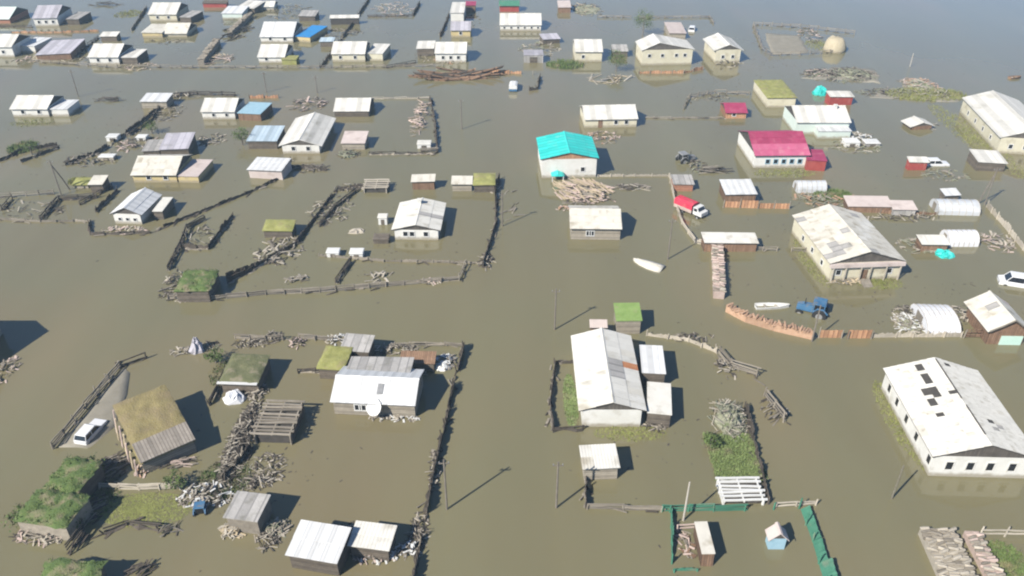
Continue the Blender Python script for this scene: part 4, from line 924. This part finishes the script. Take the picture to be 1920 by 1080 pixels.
pile('debris_heap', 'clutter beside the barrel roofed shed', (1725,462), 44, 14, 46, ['timber','silage','timber_pale'], size=(.6,1.8), h=.5)
pile('debris_heap', 'pinkish rubble near the right edge fence', (1870,455), 34, 16, 44, ['pink_log','timber_pale','timber'], size=(.6,1.8), h=.5)
pile('debris_heap', 'broken boards before the weathered gable front', (1590,528), 36, 6, 26, ['straw_plank','timber'], size=(.6,2), h=.4)
pile('debris_heap', 'pale junk heap left of the white tent', (1702,608), 28, 20, 80, ['timber_pale','timber','white_paint'], size=(.5,1.5), h=1.0, core='silage')
pile('debris_heap', 'junk between tent and brown hut', (1800,590), 16, 14, 36, ['timber_pale','timber','timber_dark'], size=(.5,1.6), h=.8)
pile('debris_heap', 'junk under the porch of the large pale house', (1228,800), 22, 8, 26, ['timber','timber_pale','timber_dark'], size=(.5,1.3), h=.7)
pile('debris_heap', 'timber knot on the corral fence', (1362,690), 24, 18, 40, ['timber','timber_pale','timber_dark'], size=(.6,1.8), h=.7)
pile('debris_heap', 'scraps at the near end of the corral fence', (1452,770), 24, 22, 16, ['timber_dark','timber'], size=(1.2,2.6), h=.5, ang=.8, spread=.4)
pile('debris_heap', 'branches behind the green privy', (1300,635), 40, 10, 22, ['timber','timber_dark'], size=(.8,2), h=.5)
pile('debris_heap', 'white and grey scrap in the yard corner by the long fence', (836,680), 20, 16, 40, ['white_paint','timber','metal_grey'], size=(.5,1.6), h=.6)
pile('debris_heap', 'clutter behind the grey weathered barn', (735,655), 50, 10, 50, ['timber','timber_pale','timber_dark'], size=(.5,1.8), h=.5)
pile('debris_heap', 'pale rubbish on the crooked barn side', (640,638), 30, 10, 40, ['timber_pale','white_paint','timber'], size=(.5,1.5), h=.6)
pile('debris_heap', 'dark tangle where two log fences meet', (512,634), 16, 10, 26, ['timber_dark','timber'], size=(.6,1.6), h=.9)
pile('debris_heap', 'purple dark bundle on the log fence', (557,645), 16, 8, 24, ['timber_dark','pink_log'], size=(.5,1.3), h=.8)
pile('debris_heap', 'tangled pole heap along the slatted rack', (450,830), 24, 80, 260, ['timber','timber_dark','timber_dark','timber_pale'], size=(.6,2.2), h=.9, thick=(.07,.15), core='timber_dark')
pile('debris_heap', 'heap of grey poles above the slatted rack', (480,735), 24, 14, 40, ['timber','timber_pale','timber_dark'], size=(.8,2.2), h=.7)
pile('debris_heap', 'junk heap between barn and tilted grey shed', (385,930), 52, 24, 90, ['timber','timber_pale','timber_dark','white_paint'], size=(.5,1.8), h=.8)
pile('debris_heap', 'yellowish boards below the tilted grey shed', (436,995), 24, 14, 30, ['timber_pale','straw_plank'], size=(.8,1.8), h=.7)
pile('debris_heap', 'greenish boards between two bottom sheds', (517,992), 24, 16, 36, ['timber_pale','timber','silage'], size=(.8,2), h=.6)
pile('debris_heap', 'pink and white junk before the small white shed', (705,1042), 46, 16, 70, ['pink_log','white_paint','timber'], size=(.4,1.2), h=.7)
pile('debris_heap', 'white scrap at the foot of the long broken fence', (768,1030), 24, 16, 36, ['white_paint','timber','timber_dark'], size=(.5,1.4), h=.6)
pile('debris_heap', 'broken planks before the lower turf barn', (85,1003), 58, 16, 90, ['pink_log','timber','timber_pale','timber_dark'], size=(.6,1.8), h=.9)
pile('debris_heap', 'timber scrap between the two turf barns', (165,905), 36, 12, 36, ['timber','timber_dark','timber_pale'], size=(.8,2.2), h=.6)
pile('debris_heap', 'fallen orange planks at the barn corner', (272,872), 16, 20, 30, ['orange_log','straw_plank','pink_log'], size=(.8,2.2), h=.6, ang=1.9, spread=.3)
pile('debris_heap', 'loose grey boards before the tan mossy barn', (325,868), 50, 10, 30, ['timber','pink_log','timber_dark'], size=(1,2.6), h=.5, ang=.3, spread=.3)
pile('debris_heap', 'boards and white scrap at the dish front', (740,785), 50, 5, 36, ['timber_pale','white_paint','timber'], size=(.4,1.3), h=.35)
pile('debris_heap', 'pink rubble at the left edge', (5,700), 24, 28, 40, ['pink_log','timber'], size=(.6,1.6), h=.5)
pile('debris_heap', 'sticks left of the small purple tent', (342,660), 22, 8, 14, ['timber','timber_pale'], size=(.6,1.8), h=.4)
pile('debris_heap', 'broken sticks in the lower left water', (312,995), 26, 8, 6, ['timber_dark','timber'], size=(1.2,2.4), h=.4)
pile('debris_heap', 'dark stakes cut by the lower edge', (265,1070), 26, 14, 14, ['timber_dark'], size=(1,2.4), h=.7, ang=.9)
pile('debris_heap', 'rotten timbers under the brown trestle rail', (1285,1020), 16, 24, 16, ['wood_brown','timber','pink_log'], size=(.8,2), h=.3)
pile('debris_heap', 'floating twigs by the lane poles', (965,385), 30, 30, 8, ['timber'], size=(1,3), h=.1, ang=.8)

# ------------------------------------------------------------------ tents, tarps, mounds, greenhouses
tent('haystack', 'round beige haystack in the far corral', (1563,94), 21, None, 3.2, 'hay', 'haystack', 3, .55)
pile('brush_mound', 'tall grey green brush mound above the garden bed', (1367,788), 34, 34, 120, ['silage','timber_pale','silage','timber'], 'mound', (.4,1.5), 1.7, core='silage', thick=(.05,.12))
tent('purple_tent', 'small purple grey pointed tent by the lane', (370,658), 13, None, 1.7, 'slate_lilac', 'tent', 5, 1.5)
tent('white_tarp', 'crumpled white tarpaulin beside the mossy shed', (440,748), 20, 12, 1.0, 'tarp_white', 'tarp', 6, 1.2)
tent('turquoise_sheet', 'turquoise sheet floating before the barrel roofed shed', (1770,478), 20, 8, .6, 'turquoise', 'tarp', 7)
greenhouse('rounded white tarpaulin tunnel behind the pale fence', (1738,629), (1800,631), 578, 1.7, 'tarp_white', 'tarp_tunnel', 'tent')
tent('canvas_heap', 'pale canvas heap in the yard by dark hutch', (668,434), 17, 6, .35, 'timber_pale', 'tarp', 11)
tent('white_scrap_heap', 'bright white crumpled foil behind the back yard fence', (830,688), 16, 8, .6, 'white_paint', 'tarp', 12)
hut = house('pale roofed hut with brown front and mint door', (1848,645), (1915,646), kind='front', ey=617, rf=598, rb=549, roof='slate_warm', wall='wood_brown', gable='wood_brown', name='hut', cat='hut', ov=.5, ot=.4, tints=((1840,570,14,10,'slate_warm'),(1890,560,10,8,'slate_pink')))
i = INFO[hut.name]
build(MB().box((i['L']*.35,-.12,-.4),(i['L']*.95,-.01,1.25)), 'door', 'mint_paint', hut)
build(MB().tube([(-.4,-.45,i['hw']-.1),(i['L']*.25,-.45,i['hw']+i['rise']*.5+.1),(i['L']*.5,-.45,i['hw']+i['rise']+.15),(i['L']*.75,-.45,i['hw']+i['rise']*.5+.1),(i['L']+.4,-.45,i['hw']-.1)], .1, 6), 'bargeboard', 'timber', hut)
greenhouse('clear bluish tunnel greenhouse behind the garden clutter', (1494,362), (1549,362), 338, 1.6)
greenhouse('white barrel greenhouse at the end of the long shed row', (1758,403), (1836,405), 374, 1.7)
greenhouse('white barrel roofed shed near turquoise sheet', (1778,463), (1834,463), 431, 1.8, 'tarp_white', 'barrel_shed', 'shed')
# white plank on the moss covered shed, satellite dish
dish = thing('satellite_dish', 'large white satellite dish before the metal roofed house', 'satellite dish', Matrix.Translation(G(706,784)) )
rg = []
for q in (0,.35,.7,1.0): rg.append([(q*.95*math.cos(a*.5236), q*.95*math.sin(a*.5236), .28*q*q) for a in range(12)])
rg += [[(q*.93*math.cos(a*.5236), q*.93*math.sin(a*.5236), .28*q*q-.05) for a in range(12)] for q in (1.0,.5)]
TM = Matrix.Translation((0,0,1.5)) @ Matrix.Rotation(.8,4,'X') @ Matrix.Rotation(-.45,4,'Y')
build(MB().rings(rg[:4], cap=False).rings(rg[4:], cap=False), 'reflector', 'white_paint', dish, TM, True)
build(MB().tube([(0,.1,-.6),(0,.1,1.5)], .06, 8), 'mast', 'metal_grey', dish)
build(MB().tube([(0,-.9,.26),(0,-.2,1.0)], .025, 5), 'feed_arm', 'metal_grey', dish, TM)

# ------------------------------------------------------------------ vehicles and boats
car('off_road_car', 'small white car on the grey ramp beside the barn', (172,812), (196,786), 'white_gloss', 'suv', .4, .9)
car('minivan', 'white minivan at the right edge', (1906,532), (1880,528), 'white_gloss', 'van', .5)
car('car', 'white car beside the small red hut', (1756,308), (1772,308), 'white_gloss', 'suv', .6)
car('car', 'small white car behind the lopsided gabled house', (1298,56), (1304,44), 'white_gloss', 'suv', .5)
truck('red covered lorry with a white cab beside the tan stakes', (1294,398), (1322,410), 'white_paint', 'red_cloth', 'pink_log', .85, .3)
truck('small blue lorry in the open lane', (963,166), (966,150), 'blue_paint', 'white_paint', 'blue_paint', .75, .5)
tractor('blue tractor in the water beside the white boat', (1526,586), (1500,580), 'blue_paint', 1.15, .6)
tractor('grey machine among scrap near the tan fence', (1284,302), (1296,300), 'metal_grey', 1.0, .5)
tractor('small blue tractor half hidden in the lower left junk', (378,955), (385,925), 'blue_paint', .62, .4)
boat('pale rowing boat lying upturned in the open lane', (1214,497), (1178,485), 4.6, 2.3, 'slate_warm', False)
boat('white rowing boat before the orange firewood wall', (1448,577), (1484,576), 4.4, 1.2, 'white_paint', True)
boat('dark brown boat off the far building', (1903,147), (1915,146), 3, 1.3, 'wood_brown', True)

# ------------------------------------------------------------------ poles
utility_pole('lane pole above the green privy', (1040,618), 541)
utility_pole('lane pole before the small square shed', (1043,952), 866)
utility_pole('lane pole by the long broken fence', (838,955), 862, m='pole_wood')
utility_pole('pale pole at the teal fence top', (1281,976), 904, arm=False, m='pole_pale')
utility_pole('short post before the huge pale building', (1672,934), 0, arm=False, m='pole_mud', sh=4.6, lean=(-.2,-.3))
utility_pole('pole by the upturned rowing boat', (1252,486), 410)
utility_pole('two legged pole in the left field', (115,366), 300, brace=(133,354))
utility_pole('pole behind the lone white house', (147,181), 131)
utility_pole('pole by the back lane fence', (500,173), 134)
utility_pole('pole above the dark timber clump', (595,174), 142)
utility_pole('pole at the corner of the slanting right fence', (1846,384), 314, brace=(1832,382))
utility_pole('pole in the curved firewood wall', (1522,640), 572, arm=False, m='pole_wood')
utility_pole('far pole standing in open water', (1706,125), 100, arm=False, m='pole_pale')
utility_pole('pole beyond the firewood heap', (866,242), 186)
utility_pole('pole right of the dark lane fence', (942,424), 360)

# ------------------------------------------------------------------ grass and bushes
flooded_grass('grass in shallow water along the large pale house', (1070,752), 13, 50, 650, 'meadow', (.08,.25), flat=2200)
flooded_grass('yellow green weeds under water beside the junk heap', (272,955), 90, 30, 120, 'algae', (.05,.15), flat=5200)
flooded_grass('pale reeds along the huge pale building', (1692,795), 30, 75, 250, 'algae', flat=2600)
flooded_grass('green reeds beside the long pale building', (1825,258), 30, 58, 700, 'reed', flat=3500)
flooded_grass('weeds at the left side of the weathered gabled house', (1522,490), 22, 42, 260, 'reed', flat=1500)
flooded_grass('garden bed of tall green grass', (1378,858), 46, 42, 3600, 'meadow', (.12,.35), 'garden_grass', rect=True)
flooded_grass('green weeds at the lower right corner', (1890,1055), 40, 36, 500, 'grass_blade', flat=2500)
flooded_grass('yellowish submerged grass in the back row', (242,26), 26, 7, 400, 'reed')
flooded_grass('low weeds before the cream house', (1060,122), 36, 8, 600, 'grass_blade', (.4,1.0))
flooded_grass('weeds around the clear greenhouse', (1560,366), 36, 9, 700, 'grass_blade', (.3,.7))
flooded_grass('grass clump on the left dark fence remains', (42,278), 26, 10, 500, 'grass_blade', (.3,.8))
flooded_grass('yellow weeds near the two legged pole', (150,340), 22, 6, 300, 'reed', (.3,.6))
flooded_grass('reeds around the rubbish on the bank', (1735,178), 75, 11, 1200, 'reed', (.3,.8), flat=2500)
flooded_grass('weeds before the veranda of the weathered house', (1650,530), 45, 12, 150, 'algae', flat=1500)
tree('small leafy tree behind the lopsided gabled house', (1205,66), 5.5, 2.2, 1500)
tree('low leafy bush before the cream house', (1155,134), 4.0, 1.8, 1100)
tree('green bush beside the pale blue shed', (455,272), 2.8, 1.3, 700)
ramp = build(MB().rings([[(x,y,-.6),(x,y,z)] for x,y,z in ()]) if False else MB().poly([], []), 'x', 'mud_bank') if False else None
pts = [G(*p) for p in ((110,838),(165,772),(232,690),(243,700),(238,740),(215,800),(170,838))]
mb = MB(); n_ = len(pts); cx = sum((p.x for p in pts))/n_; cy = sum((p.y for p in pts))/n_
mb.rings([[(p.x + (p.x-cx)*.1, p.y + (p.y-cy)*.1, -.4) for p in pts], [(p.x,p.y,.06) for p in pts], [(cx+(p.x-cx)*.6, cy+(p.y-cy)*.6, .16) for p in pts]])
o = build(mb, 'ground', 'mud_bank', None, smooth=True); o['kind'] = 'structure'

flooded_grass('pale weeds floating below the large pale house', (1180,812), 70, 16, 40, 'algae', flat=1500)
flooded_grass('floating weeds under the white house of the second row', (60,230), 40, 8, 60, 'algae', flat=900)
flooded_grass('weeds before the crimson house', (1470,325), 60, 8, 200, 'reed', flat=900)
flooded_grass('weeds along the far haystack corral', (1540,85), 30, 10, 300, 'reed', flat=900)

def bank(pts, z, m, name='ground'):
    pts = [G(*p) for p in pts]; n_ = len(pts); cx = sum(p.x for p in pts)/n_; cy = sum(p.y for p in pts)/n_; fine = []
    for p, q in zip(pts, pts[1:]+pts[:1]):
        for k_ in range(5): w = p.lerp(q, k_/5); fine.append(Vector((w.x+R.uniform(-.4,.4), w.y+R.uniform(-.6,.6), 0)))
    o = build(MB().rings([[(cx+(p.x-cx)*1.06, cy+(p.y-cy)*1.06, -.4) for p in fine], [(p.x,p.y,z*.4) for p in fine], [(cx+(p.x-cx)*.8, cy+(p.y-cy)*.8, z) for p in fine]]), name, m, None, smooth=True); o['kind'] = 'structure'
bank([(1630,184),(1700,186),(1795,192),(1800,180),(1720,170),(1640,172)], .07, 'mud_bank')
bank([(1505,148),(1580,150),(1650,156),(1640,130),(1560,126)], .06, 'mud_bank')
bank([(1432,62),(1500,66),(1515,100),(1450,103)], .05, 'mud_bank')

pile('debris_heap', 'brushwood along the middle of the far bank', (1575,142), 70, 12, 80, ['timber','timber_dark','silage','silage'], size=(.8,2.6), h=.7)
pile('debris_heap', 'mixed scrap on the bank between shed and building', (1745,178), 60, 10, 70, ['timber','timber_dark','silage','timber_pale'], size=(.8,2.4), h=.6)
pile('debris_heap', 'timber thrown on the upper turf barn roof side', (205,880), 34, 26, 50, ['timber_dark','timber','timber_dark'], size=(.8,2.4), h=.5, ang=.7, spread=.5)
pile('debris_heap', 'dark driftwood beside the lower turf barn', (165,960), 30, 30, 40, ['timber_dark','timber'], size=(.8,2.2), h=.4, ang=.8, spread=.5)
pile('debris_heap', 'rubbish between the white tarpaulin and the mossy shed', (470,700), 26, 12, 40, ['timber','timber_pale','timber_dark'], size=(.5,1.6), h=.5)
pile('debris_heap', 'grey clutter beside the lilac barn', (395,262), 30, 10, 36, ['timber','timber_dark','timber_pale'], size=(.6,1.8), h=.4)
pile('debris_heap', 'driftwood around the steep gabled house yard', (560,275), 30, 12, 40, ['timber','timber_dark','orange_log'], size=(.6,1.8), h=.4)
pile('debris_heap', 'dark driftwood behind the two legged pole', (170,300), 50, 12, 50, ['timber_dark','timber'], size=(.8,2.2), h=.5)
pile('debris_heap', 'scrap by the far cream walled house', (640,62), 40, 8, 36, ['timber','timber_dark'], size=(1,2.6), h=.5)
pile('debris_heap', 'driftwood along the long white house', (1010,92), 40, 14, 60, ['timber','silage','timber_pale'], size=(.8,2.4), h=.6)
pile('debris_heap', 'planks beside the mint white house', (1610,258), 34, 8, 30, ['white_paint','timber','timber_pale'], size=(.6,2.0), h=.6)
pile('debris_heap', 'brown rubble before the tan fronted house', (1130,258), 34, 12, 50, ['orange_log','pink_log','timber'], size=(.5,1.6), h=.5)
box_thing('white_crate', 'white crate by the rising fence bend', (214,262), 2.0, 1.6, .8, 'white_paint', cat='box', lid='white_paint')
box_thing('white_crate', 'white crate nearer the low grey shed', (268,262), 1.8, 1.4, .7, 'white_paint', cat='box', lid='white_paint')
box_thing('white_crate', 'pale crate at the left end of the lilac barn yard', (203,298), 2.6, 1.4, .6, 'timber_pale', cat='box', lid='white_paint')
box_thing('white_box', 'white box behind the crimson annex', (1594,272), 2.6, 2.0, .9, 'white_paint', cat='box', lid='white_paint')
box_thing('white_box', 'pale flat box further right of the crimson annex', (1632,271), 2.6, 2.0, .6, 'slate_grey', cat='box', lid='white_paint')
shed('dark hut with a pale lid near the two legged pole', (168,346), (192,346), at=1.4, ry=330, roof='slate_warm', wall='wood_dark')
shed('low yellow mossy hut in the left field', (138,346), (164,346), at=.7, ry=334, roof='moss_yellow', wall='log_wall', turf=True)
house('small white house among the dark top clutter', (491,19), (514,19), ey=12, ry=2, roof='slate_far', wall='white_wall')
shed('reddish dark barge shed on the top edge', (380,6), (424,6), at=1.2, ry=0, roof='wood_dark', wall='red_paint')
shed('grey shed among the clutter of the top plots', (560,30), (590,30), at=1.4, ry=18, roof='slate_grey', wall='wood_dark')
fence('orange board fence behind the blue annex', [(468,185),(522,184)], 'board', .9, 'orange_wood', miss=0)
def scum():
    """bits of straw, bark and board drifting in the slack water"""
    mb = MB()
    for cx_, cy_, rx, ry, n in ((300,250,300,120,220),(600,470,260,70,160),(420,880,200,110,120),(1250,820,180,160,50),(1500,380,330,150,300),(1450,130,320,60,260),(600,70,500,60,300),(1700,560,180,60,120)):
        for _ in range(n):
            p = G(cx_+R.gauss(0,.5)*rx, min(1078, max(2, cy_+R.gauss(0,.5)*ry))); k_ = R.uniform(.04,.2); an = R.uniform(0,6.28); w = k_*R.uniform(.15,.5)
            ca, sa = math.cos(an), math.sin(an)
            mb.poly([(p.x+ca*s_*k_-sa*t_*w, p.y+sa*s_*k_+ca*t_*w, z) for z in (-.02,.03) for s_, t_ in ((-1,-1),(1,-1),(1,1),(-1,1))], [(3,2,1,0),(4,5,6,7),(0,1,5,4),(1,2,6,5),(2,3,7,6),(3,0,4,7)])
    tag(build(mb, 'floating_debris', 'timber_dark'), 'small straw and bark bits drifting on the flood water', 'debris', kind='stuff')
scum()

for lb, cc, hh, rr in (('ragged bush on the shaded side of the upper turf barn', (178,892), 1.6, 1.0), ('ragged bush before the lower turf barn corner', (40,985), 1.5, .9), ('ragged bush beside the lower turf barn wall', (140,985), 1.3, .9),
                       ('low bush behind the moss covered shed', (405,680), 1.4, .9), ('low bush by the grey junk heap', (330,915), 1.3, .9), ('bush at the corner of the garden bed', (1332,838), 1.2, .7), ('bush near the left hedge fence', (60,290), 2.2, 1.4), ('bush behind the left lilac barn', (285,250), 2.0, 1.2)):
    tree(lb, cc, hh, rr, 420, 'low bushes in the flood', 'bush')
# ------------------------------------------------------------------ more of the ragged yards
fence('low pink board fence behind the lilac shed', [(22,62),(100,62),(185,59)], 'board', .5, 'orange_wood')
fence('dark fence zigzag left of the bluish shed', [(245,255),(285,228),(300,205)], 'board', .7, D_)
fence('dark fence line right of the bluish shed', [(318,183),(370,178),(440,180)], 'rails', .8)
fence('dark fence left of the small white bluish roofed house', [(180,398),(208,372),(222,358)], 'board', .8, D_)
fence('second ragged fence beside the rising one', [(600,425),(632,388),(668,360)], 'rails', .7, D_, lean=.3)
fence('dark fence below the steep gabled house', [(545,314),(612,320)], 'board', .6, D_)
fence('dark hedge fence east of the turf shed', [(428,532),(462,515),(500,492)], 'board', .9, D_)
fence('stake line beside the crate near the firewood heap', [(790,285),(822,283)], 'rails', .7, 'timber')
fence('thin fence behind the two legged pole', [(150,385),(210,352)], 'rail', .7)
fence('dark fence beyond the left hedge', [(40,305),(75,292),(112,278)], 'board', .6, D_)
fence('broken fence around the lower left weeds', [(196,1000),(240,985),(300,992)], 'rail', .6, D_, lean=.4)
fence('dark fence stretch behind the tilted grey shed', [(420,905),(450,870),(470,840)], 'board', 1.0, D_, lean=.3)
fence('crooked fence from barn to mossy shed', [(395,760),(410,730),(425,700)], 'rails', .8, D_, lean=.3)
fence('fence at the foot of the crooked plank barn', [(560,700),(592,698),(648,702)], 'rail', .6, D_)
fence('dark far fence below the lilac grey roofed house', [(0,50),(60,52)], 'rail', .7)
fence('dark far fence between the cream porch and open shed', [(725,128),(780,118)], 'rail', .7)
for lb, cc, rx, ry, n, hh in (
  ('dark driftwood in the left field near the stakes', (60,395), 60, 16, 36, .3), ('driftwood strip below the bluish shed', (310,212), 36, 16, 50, .5),
  ('driftwood beside the hooked fence', (375,445), 26, 26, 26, .3), ('scrap west of the turf shed corner', (322,530), 14, 26, 30, .5),
  ('scrap band along the second ragged fence', (620,395), 40, 26, 70, .4), ('wrack under the pen and yard fence', (655,352), 30, 8, 24, .4),
  ('scrap at the lane corner of the yard', (912,490), 14, 14, 26, .5), ('wrack beside the yellow mossy corner shed', (915,352), 26, 8, 26, .4),
  ('driftwood right of the slatted rack', (500,880), 36, 30, 50, .3), ('collapsed boards below the slatted rack', (480,905), 34, 14, 50, .5),
  ('collapsed boards behind the tilted grey shed', (460,935), 26, 10, 36, .6), ('junk between the two bottom white sheds', (648,1000), 14, 16, 26, .6),
  ('junk west of the bottom corrugated shed', (500,1015), 24, 18, 40, .4), ('wrack on the long broken fence foot', (785,1000), 18, 40, 50, .4),
  ('wrack on the long broken fence middle', (815,880), 12, 44, 36, .35), ('scrap beside the grey weathered barn end', (785,695), 16, 10, 30, .5),
  ('wrack under the log fence run', (470,645), 36, 8, 36, .4), ('boards around the purple tent', (392,650), 22, 8, 20, .3),
  ('boards before the upper turf barn', (120,940), 30, 12, 30, .5), ('wrack in the far lane left', (150,112), 60, 6, 40, .4),
  ('wrack by the low greyish far house', (310,78), 40, 5, 26, .3), ('scrap by the far bluish shed', (440,38), 26, 8, 26, .4),
  ('scrap right of the open sided shed', (800,105), 24, 10, 30, .4), ('driftwood by the red far hut', (880,40), 22, 14, 30, .4),
  ('wrack near the tiny red house fence', (1330,182), 40, 8, 26, .3), ('wrack beside the little gabled hut', (1735,236), 26, 8, 16, .3),
  ('wrack along the panel fence row', (1690,408), 70, 6, 50, .4), ('scrap behind the pale junk heap', (1700,585), 24, 10, 40, .6)):
    pile('debris_heap', lb, cc, rx, ry, n, ['timber_dark','timber','timber_dark','timber_pale'], size=(.5,2.0), h=hh, thick=(.06,.16))
flooded_grass('dark weeds around the two turf barns', (150,935), 70, 60, 900, 'turf', (.1,.5))
flooded_grass('weeds along the tangled pole heap', (420,900), 50, 36, 700, 'turf', (.1,.4), flat=900)
flooded_grass('weeds under the mossy shed', (445,700), 50, 30, 600, 'turf', (.1,.4))

# ------------------------------------------------------------------ the summer haze over the flood plain
def haze():
    m = bpy.data.materials.new('haze'); m.use_nodes = True; n = m.node_tree.nodes; n.clear()
    out = n.new('ShaderNodeOutputMaterial'); v = n.new('ShaderNodeVolumePrincipled')
    v.inputs['Color'].default_value = (.60, .82, 1.0, 1); v.inputs['Density'].default_value = .00034; v.inputs['Anisotropy'].default_value = 0.0
    m.node_tree.links.new(v.outputs[0], out.inputs['Volume']); MATS['haze'] = m
    o = build(MB().box((-4100,-900,-2),(4100,7100,H+4)), 'haze', 'haze'); o['kind'] = 'stuff'; o['label'] = 'thin bluish summer haze over the flooded village'; o['category'] = 'haze'
haze()
